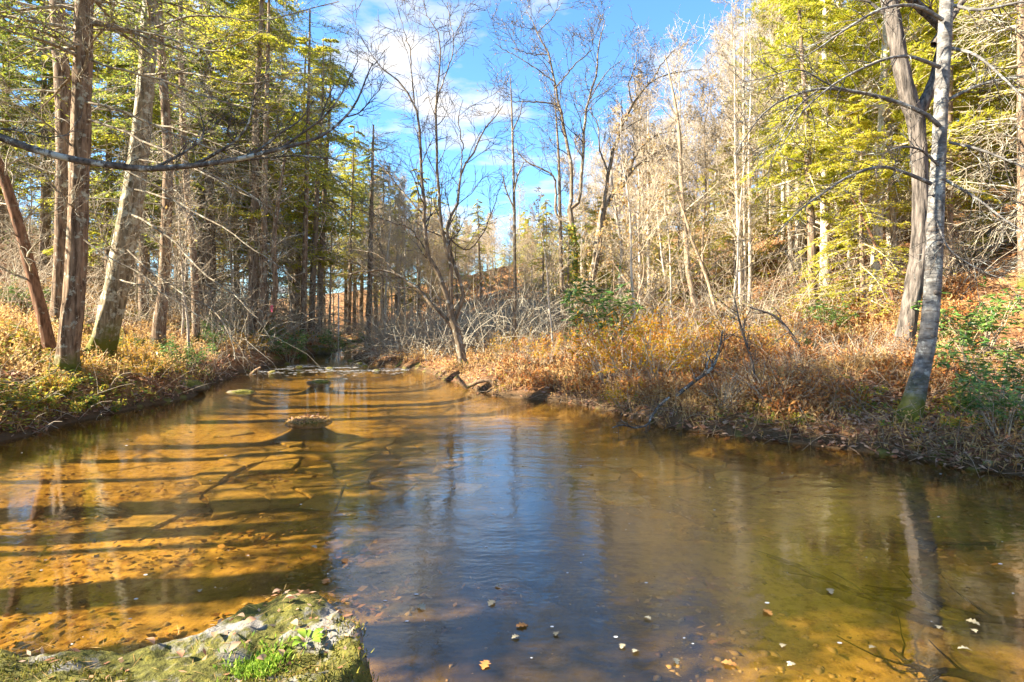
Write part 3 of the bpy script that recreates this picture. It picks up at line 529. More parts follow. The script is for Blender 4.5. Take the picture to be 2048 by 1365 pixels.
post('forked_tree', 'grey trunk forked low at the left waterline with red-leaved sprig beside', [(519,704,11),(521,650,11),(525,600,10),(527,540,9),(528,460,8),(530,330,7),(535,150,5),(538,0,3)], 27, 'hemlock', dead=26, dl=2.4, fol=24, extra=[[(524,655,7),(540,630,7),(551,590,6),(549,530,5.5),(548,470,5),(560,380,3.5),(575,280,2)]])
post('hemlock_tree', 'pale slim trunk on the left bank right of the forked trunk', [(606,662,8),(607,620,7.5),(609,540,7),(611,450,6),(614,330,5),(618,150,3.5),(620,20,2)], 30, 'hemlock', dead=26, dl=2.6, fol=30)
post('hemlock_tree', 'grey trunk at the far creek bend with roots over the water', [(735,683,8),(736,640,7),(740,560,6.5),(742,450,5.5),(745,330,3.5),(747,250,2)], 41, 'hemlock', dead=30, dl=3.2, fol=22)

# overhanging bare branch of a tree that stands out of the picture to the left
bx = np.array([-8.3, 5.6]); gz = ground1(*bx); P = np.array([[bx[0], bx[1], gz-.3], [bx[0]+.05, bx[1], gz+1.5], [bx[0], bx[1], 4.0], [bx[0]-.2, bx[1]-.1, 7], [bx[0]-.3, bx[1], 11]]); R = np.array([.2, .17, .15, .12, .03])
T = Tree('overhanging_tree', 'long dark lichen-spotted bare branch reaching across from the left frame edge', 'tree', (bx[0], bx[1], gz)); P, R = T.trunk(P, R, sides=14, rings=40)
twigs(T, P[None], R[None], [dict(m=8, t0=.5, t1=1, ang=1., L=2.2, K=6, wob=.15, up=.05, rr=.4), dict(m=6, t0=.2, t1=1, ang=.8, L=.8, K=4, wob=.2)])
mainb = [(-110,250,8.5),(-50,262,8),(0,275,7.5),(70,300,7.2),(150,320,7),(230,332,6.6),(300,338,6.2),(400,330,5.4),(480,318,4.8),(560,298,4),(610,285,3.4),(650,268,3),(690,235,2.4),(715,200,2),(735,150,1.4),(746,126,.9)]
subs = [[(310,336,3.4),(345,318,3),(380,298,2.6),(403,278,2.3),(408,255,1.8),(402,235,1.2),(398,215,.8)], [(404,272,1.6),(425,255,1.5),(440,238,1.2),(457,246,.9)], [(390,329,3.6),(430,308,3.2),(468,284,2.8),(495,252,2.2),(505,212,1.7),(512,185,1.2),(532,166,.8)],
    [(468,284,1.6),(455,265,1.3),(462,240,1)], [(480,318,3),(520,298,2.6),(560,268,2.2),(600,240,1.7),(628,200,1)], [(560,299,3),(600,270,2.6),(650,232,2.2),(682,190,1.7),(702,150,1.2),(716,122,.8)], [(450,326,2.2),(520,318,1.8),(600,312,1.5),(695,322,.9)],
    [(640,240,1.6),(655,200,1.3),(668,170,.9)], [(690,235,1.5),(720,225,1.2),(745,195,.9),(760,180,.7)], [(0,270,3.5),(-20,258,3),(40,262,2),(90,275,1.4),(140,270,.9)]]
P0, R0 = pxpath(mainb, 6.2, 40, 7.0); P0 = np.vstack([[bx[0], bx[1], 4.1], P0]); R0 = np.r_[.055, R0]; T.limb(P0, R0, 10)
for sb in subs:
    f = (sb[0][0]+110)/856; y0 = 6.2+.8*min(max(f, 0), 1); p, r = pxpath(sb, y0, 14, y0+rng.uniform(-.25, .3)); T.limb(p, r, 6)
    twigs(T, p[None], r[None], [dict(m=9, t0=.2, t1=1, ang=.75, L=.30, K=5, wob=.2, up=.08, rr=.5, rmin=.0042), dict(m=3, t0=.3, t1=1, ang=.7, L=.14, K=3, wob=.2, rmin=.0036)])
twigs(T, P0[None], R0[None], [dict(m=40, t0=.3, t1=1, ang=.85, L=.36, K=5, wob=.2, up=.06, rr=.3, rmin=.0042, rmax=.006), dict(m=3, t0=.3, t1=1, ang=.7, L=.15, K=3, wob=.2, rmin=.0036)])
T.done(M['lichen'], M['darktwig'])

# several-stemmed alder on the point of the right bank
def stems_tree(name, label, base_pts, stems, Y, mat, bm, tw=(14, 6, 5), L=(1.6, .7, .35), up=.10, leafy=0, sides=12, wob=.16, fm='oak_leaf'):
    P, R = pxpath(base_pts, Y, 10, None, .75); P, R, b = grounded(P, R); T = Tree(name, label, 'tree', b); T.trunk(P, R, sides=16, rings=50, ridge=.05, flare=.45, fh=.25)
    for s in stems:
        y1 = Y+rng.uniform(-.9, .9); p, r = pxpath(s, Y, 18, y1, .63); p[2:-1] += rng.normal(size=(len(p)-3, 3))*.02; T.limb(p, r, 8)
        m = max(3, int(tw[0]*np.linalg.norm(p[-1]-p[0])/8))
        o = twigs(T, p[None], r[None], [dict(m=m, t0=.22, t1=1, ang=.72, L=L[0], K=6, wob=wob, up=up, rr=.5, rmax=.03, rmin=.011), dict(m=tw[1], t0=.2, t1=1, ang=.7, L=L[1], K=5, wob=wob*1.3, up=up*.6, rr=.6, rmin=.009), dict(m=tw[2], t0=.25, t1=1, ang=.65, L=L[2], K=4, wob=wob*1.4, rr=.6, rmin=.008)])
        if leafy:
            C, D = along(o[-1][0], leafy); n = len(C); sel = rng.random(n) < .35; C = C[sel]; n = len(C)
            T.leaf(C, rng.normal(size=(n, 3))+[0, 0, -.5], rng.normal(size=(n, 3)), .07*rng.uniform(.6, 1.3, n), .035)
    return T.done(M[mat], M[bm], M[fm])
stems_tree('alder_tree', 'bare tree of several stems on the grassy point where the banks meet the water', [(927,748,15),(924,720,12.5),(914,668,12),(904,640,11)],
    [[(904,645,8.5),(893,591,8),(875,545,7.5),(855,505,6.5),(848,430,5.5),(842,330,4.6),(840,275,4),(829,205,3.2),(797,161,2.4),(760,135,1.6),(722,75,.9)],
     [(829,208,2.4),(824,150,2),(820,100,1.7),(807,60,1.2),(795,15,.8)], [(906,645,8),(901,591,7),(905,555,6.5),(896,503,6),(884,460,5.2),(878,380,4.6),(875,330,4.2),(870,220,3.4),(880,121,2.4),(878,73,1.8),(856,36,1.3),(846,-10,.8)],
     [(870,222,2.4),(890,150,2),(906,102,1.7),(903,55,1.3),(895,5,.8)], [(909,642,7),(921,608,6.5),(926,584,6),(917,555,5.5),(907,520,5),(893,455,4.4),(914,410,4),(921,348,3.6),(943,311,3),(972,256,2.2),(1006,212,1.1)],
     [(912,668,6.5),(893,640,6.5),(868,615,6),(843,584,5.2),(819,566,4.6),(791,548,4),(755,542,3),(713,545,2),(670,552,1.1)], [(791,548,2.4),(770,520,2),(740,505,1.6),(700,500,1)], [(848,430,3.2),(810,390,2.4),(770,340,1.8),(735,290,1)], [(921,348,2.4),(925,300,2),(918,240,1.4),(926,200,.8)], [(884,460,3),(930,500,2.2),(965,470,1.7),(985,420,1.4),(1010,350,.9)], [(855,505,3),(820,460,2.2),(770,440,1.6),(720,425,1)]], 19.9, 'alder', 'darktwig', tw=(12,5,4), L=(1.5,.75,.4), leafy=0)
# slim straight pole next to it
post('young_tree', 'slim straight bare pole tree standing right of the several-stemmed tree', [(1028,690,5),(1029,640,4.6),(1030,560,4.2),(1028,400,3.5),(1025,270,2.6),(1022,180,1.4),(1020,150,.8)], 24, 'alder', 'darktwig', dead=0, up=.12, extra=[[(1028,385,1.8),(1036,350,1.4),(1048,325,.9)], [(1029,420,1.8),(1012,380,1.4),(1005,345,.9)], [(1025,262,1.3),(1040,230,1),(1045,200,.6)]], dl=.7)
# the two dark trees right of the gap, one with ivy
stems_tree('ivy_clad_tree', 'dark forked tree with green ivy climbing its lower trunk', [(1168,640,10),(1165,616,9.5),(1152,570,9),(1150,507,8.5),(1144,453,8),(1139,418,7.5)],
    [[(1139,420,6),(1158,402,5.5),(1164,339,5),(1170,250,4.2),(1176,205,3.5),(1192,147,2.8),(1198,92,2),(1210,40,1.1)], [(1139,420,6.5),(1143,399,6),(1141,331,5.4),(1126,250,4.6),(1120,215,4),(1111,176,3.4),(1097,110,2.7),(1075,66,2),(1053,22,1.1)],
     [(1140,446,4.5),(1113,429,4),(1108,355,3),(1056,326,2.4),(1031,297,1.4)], [(1120,215,3),(1090,205,2.5),(1040,204,1.6),(1005,200,.9)], [(1097,110,2),(1060,108,1.5),(1022,95,1)], [(1075,66,1.8),(1105,35,1.4),(1125,5,.9)], [(1111,176,2.4),(1150,130,2),(1185,100,1.4)], [(1111,165,2.3),(1060,130,1.7),(990,88,.9)], [(1176,205,2),(1210,150,1.5),(1245,120,.9)]], 26, 'alder', 'darktwig', tw=(12,6,5), L=(1.9,.85,.42), up=.08, leafy=2)
stems_tree('bare_tree', 'dark bare tree arching right with wide curved limbs beside the ivy-clad tree', [(1170,640,11),(1173,602,10.5),(1189,535,10),(1197,480,9.5),(1206,418,9)],
    [[(1206,420,7),(1216,345,6),(1230,290,5),(1240,265,4.4),(1265,209,3.5),(1302,165,2.6),(1346,146,1.8),(1405,140,.9)], [(1206,420,7),(1230,385,6.2),(1252,366,5.6),(1262,345,5),(1290,318,4),(1330,301,2.8),(1371,295,1.4)], [(1254,366,4.6),(1260,335,4),(1273,310,3.6),(1295,282,2.8),(1330,265,2),(1360,262,1.1)],
     [(1265,209,2.6),(1258,170,2),(1270,130,1.5),(1275,100,.9)], [(1302,165,2),(1330,120,1.6),(1360,90,1)], [(1216,345,3.4),(1200,300,2.5),(1196,250,1.8),(1180,220,1)]], 26.5, 'alder', 'darktwig', tw=(12,6,5), L=(1.9,.85,.42), up=.08, leafy=2)
post('bare_tree', 'straight grey trunk left of the ivy-clad tree', [(1126,650,6),(1125,600,5.5),(1122,520,5),(1120,440,4.5),(1118,330,3.4),(1112,230,2),(1108,170,1)], 28, 'alder', 'darktwig', dead=10, up=.12, dl=1.6)
# shaggy forked tree and the birch at right
P, R = pxpath([(1803,745,19),(1808,700,16),(1820,620,15),(1836,520,14.5),(1842,420,14),(1838,300,14),(1830,225,15)], 13, 16); P, R, b = grounded(P, R)
T = Tree('forked_tree', 'grey shaggy-barked trunk forking high behind the pale birch', 'tree', b); T.trunk(P, R, sides=36, rings=170, ridge=.10, flare=.5)
for s, y1 in (([(1832,240,15),(1815,190,15),(1800,120,14),(1790,60,13.5),(1778,0,13),(1760,-120,10),(1745,-300,5)], 13), ([(1832,240,11),(1850,200,10.5),(1868,165,10),(1878,120,9.5),(1886,60,9),(1840,15,8),(1800,-40,7),(1770,-200,3)], 13.2), ([(1868,90,7),(1900,40,6),(1950,-40,5),(2000,-160,3)], 13.4)):
    p, r = pxpath(s, 13, 16, y1); X, Qq, pr = trunk(p-T.base, r, sides=26, rings=90, ridge=.09, flare=0); T.tr.add(X, Qq)
    twigs(T, p[None], r[None], [dict(m=12, t0=.35, t1=1, ang=.9, L=2.0, K=6, wob=.16, up=.03, rr=.3), dict(m=7, t0=.2, t1=1, ang=.8, L=.8, K=5, wob=.2), dict(m=4, t0=.3, t1=1, ang=.7, L=.35, K=4, wob=.2)])
T.done(M['shag'], M['lichen'])
P, R = pxpath([(1796,935,34),(1800,900,33),(1810,858,27),(1824,815,21),(1840,750,16.5),(1853,690,15.5),(1862,620,15),(1868,520,15),(1873,400,14),(1878,300,12.5),(1884,180,12),(1890,60,12),(1896,-60,11),(1905,-300,7)], 9.1, 20); P, R, b = grounded(P, R)
T = Tree('birch_tree', 'pale mottled birch with dark knots and mossy swollen foot at the right waterline', 'tree', b); P, R = T.trunk(P, R, sides=26, rings=130, ridge=.025, flare=.25, fh=.25, lobes=4)
BL = [([(1878,252,4.5),(1850,228,4.2),(1780,200,3.8),(1700,182,3.4),(1640,178,3),(1590,190,2.5),(1540,215,1.9),(1500,260,1.4),(1470,310,.8)], 9.00, 8.40), ([(1880,135,4),(1830,116,3.4),(1790,114,3),(1740,130,2.6),(1690,155,2.2),(1650,182,1.8),(1600,230,1.4),(1560,300,.8)], 9.00, 8.20),
    ([(1862,368,4),(1810,346,3.5),(1760,334,3.1),(1700,352,2.7),(1650,384,2.2),(1600,420,1.7),(1548,474,.9)], 9.00, 8.10), ([(1896,200,3.6),(1960,170,3),(2048,152,2.2),(2110,150,1.3)], 9.10, 8.60), ([(1898,285,3),(1960,300,2.6),(2048,336,1.8),(2100,370,1)], 9.10, 8.40), ([(1890,360,3),(1950,395,2.4),(2010,440,1.8),(2060,470,1)], 9.10, 8.20),
    ([(1885,40,4),(1830,12,3.5),(1760,20,3),(1690,60,2.2),(1640,95,1.5),(1600,120,.8)], 9.00, 8.40), ([(1876,330,2.6),(1840,300,2.1),(1800,295,1.6),(1760,310,.9)], 9.00, 8.60), ([(1700,182,2),(1660,170,1.8),(1600,140,1.5),(1550,150,1.1),(1490,165,.7)], 8.60, 8.20), ([(1895,95,3.4),(1950,110,2.8),(2000,150,2.2),(2060,210,1.4)], 9.10, 8.40),
    ([(1900,10,3.6),(1960,20,3),(2040,5,2.4),(2100,0,1.4)], 9.10, 8.40), ([(1640,178,1.9),(1600,210,1.6),(1570,260,1.2),(1540,330,.8)], 8.60, 8.20), ([(1872,440,1.8),(1900,500,1.5),(1960,540,1.1),(2010,560,.7)], 9.00, 8.40)]
for s, y0, y1 in BL:
    p, r = pxpath(s, y0, 16, y1); T.limb(p, r, 7)
    twigs(T, p[None], r[None], [dict(m=18, t0=.15, t1=1, ang=.8, L=.62, K=6, wob=.15, droop=.06, up=.03, rr=.6, rmax=.010, rmin=.006), dict(m=5, t0=.25, t1=1, ang=.7, L=.3, K=4, wob=.2, rmin=.005)])
o_ = T.done(M['birch'], M['lichen'])
for px, py, s in ((1868,490,.055),(1868,540,.04),(1864,590,.07),(1863,645,.045),(1856,672,.05),(1862,395,.04),(1880,330,.035),(1868,560,.03)):
    i = np.argmin(np.abs(P[:, 2]-at(px, py, 9.1)[2])); c = P[i]-b; u = np.linspace(0, np.pi, 7); w = np.arange(12)*2*np.pi/12; f = np.array([(px-1024)/F*9.1-P[i][0], -math.sqrt(max(R[i]**2-((px-1024)/F*9.1-P[i][0])**2, .0004)), 0])
    X = np.stack([np.outer(np.sin(u), np.cos(w))*s, np.outer(np.cos(u), np.ones(12))*s*.35, np.outer(np.sin(u), np.sin(w))*s*.55*(1+.2*np.cos(3*w))], -1)+c+f*.97
    I = np.arange(7*12).reshape(7, 12); J = np.roll(I, -1, 1); MB().add(X, np.stack([I[:-1], J[:-1], J[1:], I[1:]], -1)).obj('knot', M['darktwig'], o_.children[0])
# trunks on the right slope that can be told apart
post('pale_tree', 'leftmost of three white slender trunks standing close together', [(1482,640,4.6),(1480,560,4.2),(1475,420,3.8),(1471,300,3.2),(1470,180,2.2),(1468,80,1.1)], 25, 'pale', 'tantwig', dead=16, up=.16, dl=1.6, sides=10)
post('pale_tree', 'middle of three white slender trunks standing close together, the tallest', [(1491,640,5.4),(1490,560,5),(1488,420,4.4),(1488,270,3.6),(1487,130,2.4),(1490,10,1.1)], 25.4, 'pale', 'tantwig', dead=20, up=.16, dl=1.6, sides=10)
post('pale_tree', 'rightmost of three white slender trunks standing close together', [(1496,640,4.6),(1500,560,4.3),(1499,420,3.8),(1498,300,3),(1502,170,2),(1500,60,1)], 24.8, 'pale', 'tantwig', dead=16, up=.16, dl=1.6, sides=10)
post('pale_tree', 'thick white trunk on the leafy slope left of the shaggy tree', [(1745,622,9.5),(1746,560,8.5),(1745,480,8),(1744,380,7),(1742,240,5.5),(1740,60,3)], 26, 'pale', 'tantwig', dead=16, up=.12, dl=2)
post('pale_tree', 'white trunk tilting left on the slope, left of the thick white one', [(1695,612,8),(1690,560,7),(1682,500,6.5),(1674,430,6),(1664,320,5),(1652,160,3.5),(1645,30,2)], 27, 'pale', 'tantwig', dead=16, up=.12, dl=2)
post('bare_tree', 'brown curved trunk right of the arching dark tree', [(1393,632,8),(1388,600,7.2),(1376,540,6.6),(1372,480,6),(1365,400,5.6),(1361,330,5),(1357,250,4),(1345,180,2.6),(1330,110,1.3)], 25, 'brown', 'tantwig', dead=20, up=.14, dl=2.2)
post('bare_tree', 'thin dark tree leaning left next to the brown curved trunk', [(1432,628,4.5),(1418,570,4.2),(1400,520,4),(1384,480,3.6),(1372,440,3),(1352,380,1.6)], 24, 'brown', 'darktwig', dead=10, up=.1, dl=1.2)
post('bare_tree', 'brown straight trunk just left of the shaggy tree', [(1806,628,6.5),(1798,570,6),(1788,500,5.6),(1784,430,5.2),(1780,330,4.4),(1776,180,3)], 21, 'brown', 'tantwig', dead=14, up=.08, dl=1.8)
post('bare_tree', 'thin dark sapling leaning left before the white trunks on the slope', [(1796,640,4),(1784,590,3.8),(1768,540,3.5),(1750,490,3.2),(1735,455,2.8),(1700,390,1.5)], 18, 'redbark', 'darktwig', dead=12, up=.02, dl=1.2)
post('bare_tree', 'thin brown sapling on open leafy slope right of the birch', [(1919,600,4),(1914,560,3.6),(1905,510,3.2),(1897,460,2.8),(1890,380,1.6)], 20, 'brown', 'tantwig', dead=12, up=.05, dl=1.3)
post('bare_tree', 'pale bent trunk behind the arching dark tree', [(1248,640,4.6),(1240,560,4.4),(1244,500,4.2),(1236,450,3.6),(1226,380,2.8),(1220,300,1.6)], 31, 'pale', 'tantwig', dead=12, up=.12, dl=1.8)
post('bare_tree', 'slim pale pole between the arching tree and the brown curved trunk', [(1300,640,4.6),(1298,560,4.2),(1296,450,3.8),(1297,330,3),(1296,220,1.4)], 29, 'pale', 'tantwig', dead=14, up=.14, dl=1.7)
post('hemlock_tree', 'shadowed conifer trunk cut by the right picture edge', [(2052,640,16),(2050,560,14),(2048,420,13),(2046,250,12),(2044,60,10),(2040,-160,6)], 17, 'hemlock', dead=26, dl=2.2, fol=28, fm='hem_gold')
post('fallen_tree', 'thin grey leaning dead trunk right of the ivy-clad tree', [(1320,632,4.2),(1290,600,4),(1262,572,3.6),(1240,545,3),(1225,520,2)], 23, 'brown', 'darktwig', dead=8, dl=.8)

# ------------------------------------------------------------------ forest on the slopes: a few kinds, copied tree by tree
rng = np.random.default_rng(11)
HEM = [make_hemlock('hemlock_tree', 15.5, .20, .22, 56, 3.2, per=14, nl=19, dead=36), make_hemlock('hemlock_tree', 13, .16, .12, 54, 3.0, per=14, nl=19, dead=22), make_hemlock('hemlock_tree', 17, .23, .34, 56, 3.6, per=14, nl=19, dead=50)]
HEMG = [make_hemlock('hemlock_tree', 15, .2, .18, 60, 3.6, fm='hem_gold', dead=20, per=14, nl=19), make_hemlock('hemlock_tree', 8, .10, .06, 50, 2.6, lf=.12, nl=17, fm='hem_gold', dead=6), make_hemlock('hemlock_tree', 17, .2, .28, 58, 3.8, fm='hem_gold', dead=30, per=14, nl=19)]
PIN = [make_pine('pine_tree', 19, .25, .22), make_pine('pine_tree', 16, .2, .15)]
BAR = [make_bare('bare_tree', 15, .11, .38, 22, lf=0), make_bare('bare_tree', 13, .10, .3, 24, ang=.85, lf=1, tm='brown'), make_bare('bare_tree', 16, .125, .42, 20, ang=.65, lf=1), make_bare('bare_tree', 12, .09, .25, 26, ang=.9, lf=1, tm='pale', fm='oak_leaf')]
SAP = [make_bare('sapling', 6.5, .045, .25, 16, ang=.8, Ll=1.8, lf=0, m2=6, m3=5, bend=.1), make_bare('sapling', 5, .035, .2, 16, ang=1.0, Ll=1.7, lf=3, m2=6, m3=5, tm='brown', bend=.16), make_bare('sapling', 8, .06, .3, 14, ang=.7, Ll=2.0, lf=1, m2=6, m3=6, bend=.12)]
protos = set(HEM+HEMG+PIN+BAR+SAP)
used = set()
def plant(proto, x, y, sc, label, group, name=None, mats=None, tilt=.03):
    z = ground1(x, y)-.05; rz = rng.uniform(0, 6.28)
    if proto not in used and mats is None:
        used.add(proto); o = proto; o.location = (x, y, z); o.rotation_euler = (0, 0, rz); o.scale = (sc,)*3; o['label'] = label; o['group'] = group; return o
    return copy_tree(proto, (x, y, z), rz, sc, label, group, name, mats, tilt)
def px2x(px, Y): return (px-1024)/F*Y
LAND = [(-60,'at the left picture edge'),(50,'behind the thin reddish leaning trunk'),(140,'behind the big hemlock with bare roots'),(235,'behind the thick lichened leaning trunk'),(325,'behind the trunk in tan grass'),(390,'by the slim left-bank trunk'),(455,'left of the low-forked trunk'),(525,'behind the low-forked trunk'),(610,'behind the pale slim left-bank trunk'),(680,'above the white post'),(740,'above the far creek bend'),(800,'over the brush pile'),(860,'behind the several-stemmed tree'),(930,'right of the several-stemmed tree'),(1030,'behind the slim pole tree'),(1095,'left of the ivy-clad tree'),(1165,'behind the ivy-clad tree'),(1235,'behind the arching dark tree'),(1300,'by the slim pale pole'),(1370,'by the brown curved trunk'),(1435,'left of the three white trunks'),(1490,'behind the three white trunks'),(1550,'right of the three white trunks'),(1620,'left of the tilting white trunk'),(1690,'by the tilting white trunk'),(1745,'by the thick white trunk'),(1800,'left of the shaggy forked tree'),(1860,'behind the shaggy tree and birch'),(1935,'right of the birch'),(2060,'at the right picture edge')]
def where(px): return min(LAND, key=lambda a: abs(a[0]-px))[1]
def describe(kind, px, Y, sc, lo, hi):
    size = 'short' if sc < lo+(hi-lo)*.33 else ('tall' if sc > lo+(hi-lo)*.67 else 'mid-sized')
    return '%s %s%s, %s' % (size, '' if Y < 34 else ('distant ' if Y < 55 else 'far distant '), kind, where(px))
placed = []
def free(x, y, d):
    for a, b in placed:
        if (a-x)**2+(b-y)**2 < d*d: return False
    placed.append((x, y)); return True
def scatter_trees(n, pxr, yr, kinds, scr, label, group, dmin, tries=40, tilt=.03, avoid=None):
    c = 0
    for _ in range(n*tries):
        Y = math.sqrt(rng.uniform(yr[0]**2, yr[1]**2)); px = rng.uniform(*pxr); x = px2x(px, Y); a, b = dists(x, Y)
        if max(a, b) < 1.2 or (avoid and avoid(px, Y)) or not free(x, Y, dmin): continue
        sc = rng.uniform(*scr); plant(kinds[rng.integers(len(kinds))], x, Y, sc, describe(label, px, Y, sc, *scr), group, tilt=tilt); c += 1
        if c >= n: break
G = 'hemlocks on the left slope'
# left slope
scatter_trees(17, (-160, 330), (22, 36), [HEM[0], HEM[2], HEMG[0], HEMG[2]], (.8, 1.1), 'sunlit hemlock', G, 2.2)
scatter_trees(17, (290, 640), (27, 44), [HEM[2], HEMG[2], HEMG[0]], (1.1, 1.45), 'hemlock with drooping boughs', G, 2.2)
scatter_trees(16, (600, 775), (38, 66), [HEMG[2], BAR[0], BAR[3], HEM[2]], (.9, 1.2), 'dark pointed hemlock', G, 2.2)
scatter_trees(16, (-150, 650), (48, 75), [HEM[2], HEMG[0], HEMG[2]], (.9, 1.25), 'hemlock high up the slope', G, 3.2)
scatter_trees(26, (0, 700), (18, 50), SAP, (.8, 1.2), 'bare left-bank sapling', 'saplings on the left slope', 1.2)
scatter_trees(30, (330, 830), (27, 55), BAR, (.5, .85), 'bare twiggy left-bank tree', 'bare trees on the left slope', 1.5)
# the gap and beyond the bend
scatter_trees(22, (740, 870), (46, 80), [BAR[1], BAR[3], BAR[0], HEM[0], HEMG[0]], (.85, 1.15), 'valley tree', 'far trees where the creek bends', 2.0)
scatter_trees(26, (840, 990), (52, 95), [BAR[1], BAR[3], BAR[0], HEMG[0]], (.6, .9), 'valley tree', 'far trees where the creek bends', 2.0, avoid=lambda px, Y: px > 930 and Y < 70)
scatter_trees(16, (930, 1060), (70, 115), [BAR[1], BAR[0], HEMG[1]], (.55, .85), 'low tree in the valley gap', 'far trees where the creek bends', 2.2)
scatter_trees(16, (1030, 1140), (40, 75), [HEMG[0], BAR[3], BAR[1]], (.55, .72), 'golden tree beside the valley gap', 'far trees where the creek bends', 2.0)
scatter_trees(34, (840, 1090), (58, 125), [BAR[1], BAR[3], BAR[2], HEMG[1]], (.5, .85), 'bare tree on the far rise', 'far trees where the creek bends', 2.2)
# right slope
RG = 'bare trees on the sunlit right slope'
scatter_trees(26, (1120, 1340), (33, 64), [BAR[1], BAR[3], BAR[0], BAR[2], HEMG[1]], (.75, 1.0), 'golden-brown slope tree', RG, 1.8)
scatter_trees(30, (1270, 1560), (27, 60), BAR, (.8, 1.12), 'bare pale-limbed slope tree', RG, 1.6)
scatter_trees(8, (1520, 1900), (26, 45), BAR, (.85, 1.1), 'bare tree among yellow-green conifers', RG, 1.8)
scatter_trees(46, (1090, 1850), (19, 44), SAP, (.7, 1.25), 'thin bare right-slope sapling', 'saplings on the right slope', .9, tilt=.09)
CG = 'yellow-green conifers on the right slope'
for px, Y, k, s in ((1600,27,0,1.0),(1650,23,1,1.05),(1715,28,0,1.1),(1785,25,1,1.1),(1570,38,1,1.08),(1690,34,0,1.1),(1850,22,0,1.0),(1630,31,0,1.1),(1750,21,1,1.0)):
    plant(PIN[k], px2x(px, Y), Y, s, describe('pine with bright yellow-green needles', px, Y, s, 1., 1.1), CG)
scatter_trees(26, (1600, 2180), (18, 38), HEMG, (.75, 1.1), 'yellow-green flat-boughed hemlock', CG, 2.0)
scatter_trees(15, (1550, 2100), (36, 60), HEMG+PIN, (.9, 1.15), 'sunlit conifer high up', CG, 2.4)
scatter_trees(34, (1130, 1750), (28, 58), [HEMG[1]], (.55, 1.0), 'low yellow-green conifer', 'low conifers on the right slope', 1.5)
for o in protos-used:
    for c in list(o.children): bpy.data.objects.remove(c)
    bpy.data.objects.remove(o)
# trees out of the picture to the left whose trunks throw the shadow bars on the water
def shade_tree(x, y, r, H=12, crown=.42):
    z = ground1(x, y); T = Tree('hemlock_tree', 'hemlock on the left bank whose trunk shades the water', 'tree', (x, y, z), 'left bank trees casting shadow bars')
    ln_ = rng.normal(size=2)*.35; P = np.array([[x, y, z-.3], [x+ln_[0]*.4, y+ln_[1]*.4, z+3], [x+ln_[0], y+ln_[1], z+7], [x+ln_[0]*1.3, y+ln_[1]*1.3, z+H]]); R = np.array([r*1.2, r, r*.8, r*.2]); P, R = T.trunk(P, R, sides=12, rings=40)
    D_, DR = spawn(P[None], R[None], 16, .12, crown+.1, 1.6, 1.6, K=5, droop=.1, rr=.2, rmax=.025); T.limb(D_, DR, 4, 'br'); twigs(T, D_, DR, [dict(m=7, t0=.2, t1=1, ang=.9, L=.6, K=4, wob=.2, rmin=.007)])
    B, BR = spawn(P[None], R[None], 54, crown, .99, 1.6, 2.4, K=6, droop=.1, rr=.35, rmax=.04); T.limb(B, BR, 4, 'br'); b2 = spawn(B, BR, 10, .15, 1, .95, .8, K=4, flat=.85)[0]; boughs(T, b2, 9, .20, .08)
    T.done(M['hemlock'], M['greytwig'], M['hem_leaf'])
for a in ((-9.2,2.9,.24,12,.62),(-10.5,3.6,.10),(-9.0,4.1,.20),(-11.5,4.75,.07),(-10.2,6.3,.24),(-12.5,7.3,.09),(-11.0,8.8,.13),(-13.5,9.4,.22),(-14.5,5.6,.12)): shade_tree(*a)

# ------------------------------------------------------------------ shrubs
rng = np.random.default_rng(12)
SHR = {'yellow': [make_shrub('yellow_shrub', 1.3, .9, 16, 6, 9), make_shrub('yellow_shrub', .8, .8, 14, 5, 9, .08, .032)],
       'laurel': [make_shrub('evergreen_shrub', 1.2, 1.0, 14, 5, 8, .15, .042, 'laurel', whorl=True), make_shrub('evergreen_shrub', .8, .9, 12, 5, 8, .12, .036, 'laurel', whorl=True)],
       'rust': [make_shrub('rust_shrub', 1.2, 1.0, 18, 6, 7, .075, .035, 'rust')],
       'bare': [make_shrub('bare_shrub', 1.6, 1.2, 20, 8, 1, .05, .025, 'rust', 'greytwig'), make_shrub('bare_shrub', 1.1, 1.3, 22, 8, 0, tm='tantwig', arch=.3)],
       'herb': [make_shrub('leafy_herb', .5, .9, 12, 4, 8, .10, .045, 'herb'), make_shrub('leafy_herb', .35, .8, 10, 4, 8, .085, .04, 'herb')]}
first = set()
def shrub(kind, px, py, Y, h, label, group=None, k=None, x=None):
    x = px2x(px, Y) if x is None else x; pl = SHR[kind]
    if group: label = label+', '+where(1024+x/Y*F)
    p = pl[rng.integers(len(pl)) if k is None else k % len(pl)]
    s = h*rng.uniform(.9, 1.1); z = ground1(x, Y)
    if p not in first: first.add(p); o = p; o.location = (x, Y, z); o.scale = (s,)*3; o['label'] = label
    else: o = copy_tree(p, (x, Y, z), rng.uniform(0, 6.28), s, label)
    if group: o['group'] = group
    elif 'group' in o: del o['group']
    return o
shrub('laurel', 370, 690, 16.5, .75, 'small bright green evergreen bush in the tan grass of the left bank', k=0)
shrub('laurel', 577, 660, 27, 1.3, 'green evergreen bush beside the forked trunk on the left waterline', k=0)
shrub('laurel', 680, 660, 33, 1.6, 'dark green evergreen bush at the far left bank by the creek bend', k=0)
shrub('laurel', 1205, 590, 20.5, 1.9, 'tall glossy green bush with orange leaves at the foot of the ivy-clad tree', k=0)
shrub('laurel', 1140, 640, 20, 1.0, 'low green bush left of the tall glossy one under the ivy-clad tree', k=1)
shrub('laurel', 1955, 640, 12.5, 1.25, 'wide green evergreen bush on the slope right of the birch', k=0)
shrub('laurel', 1900, 650, 13.3, 1.0, 'green evergreen bush just right of the birch trunk', k=0)
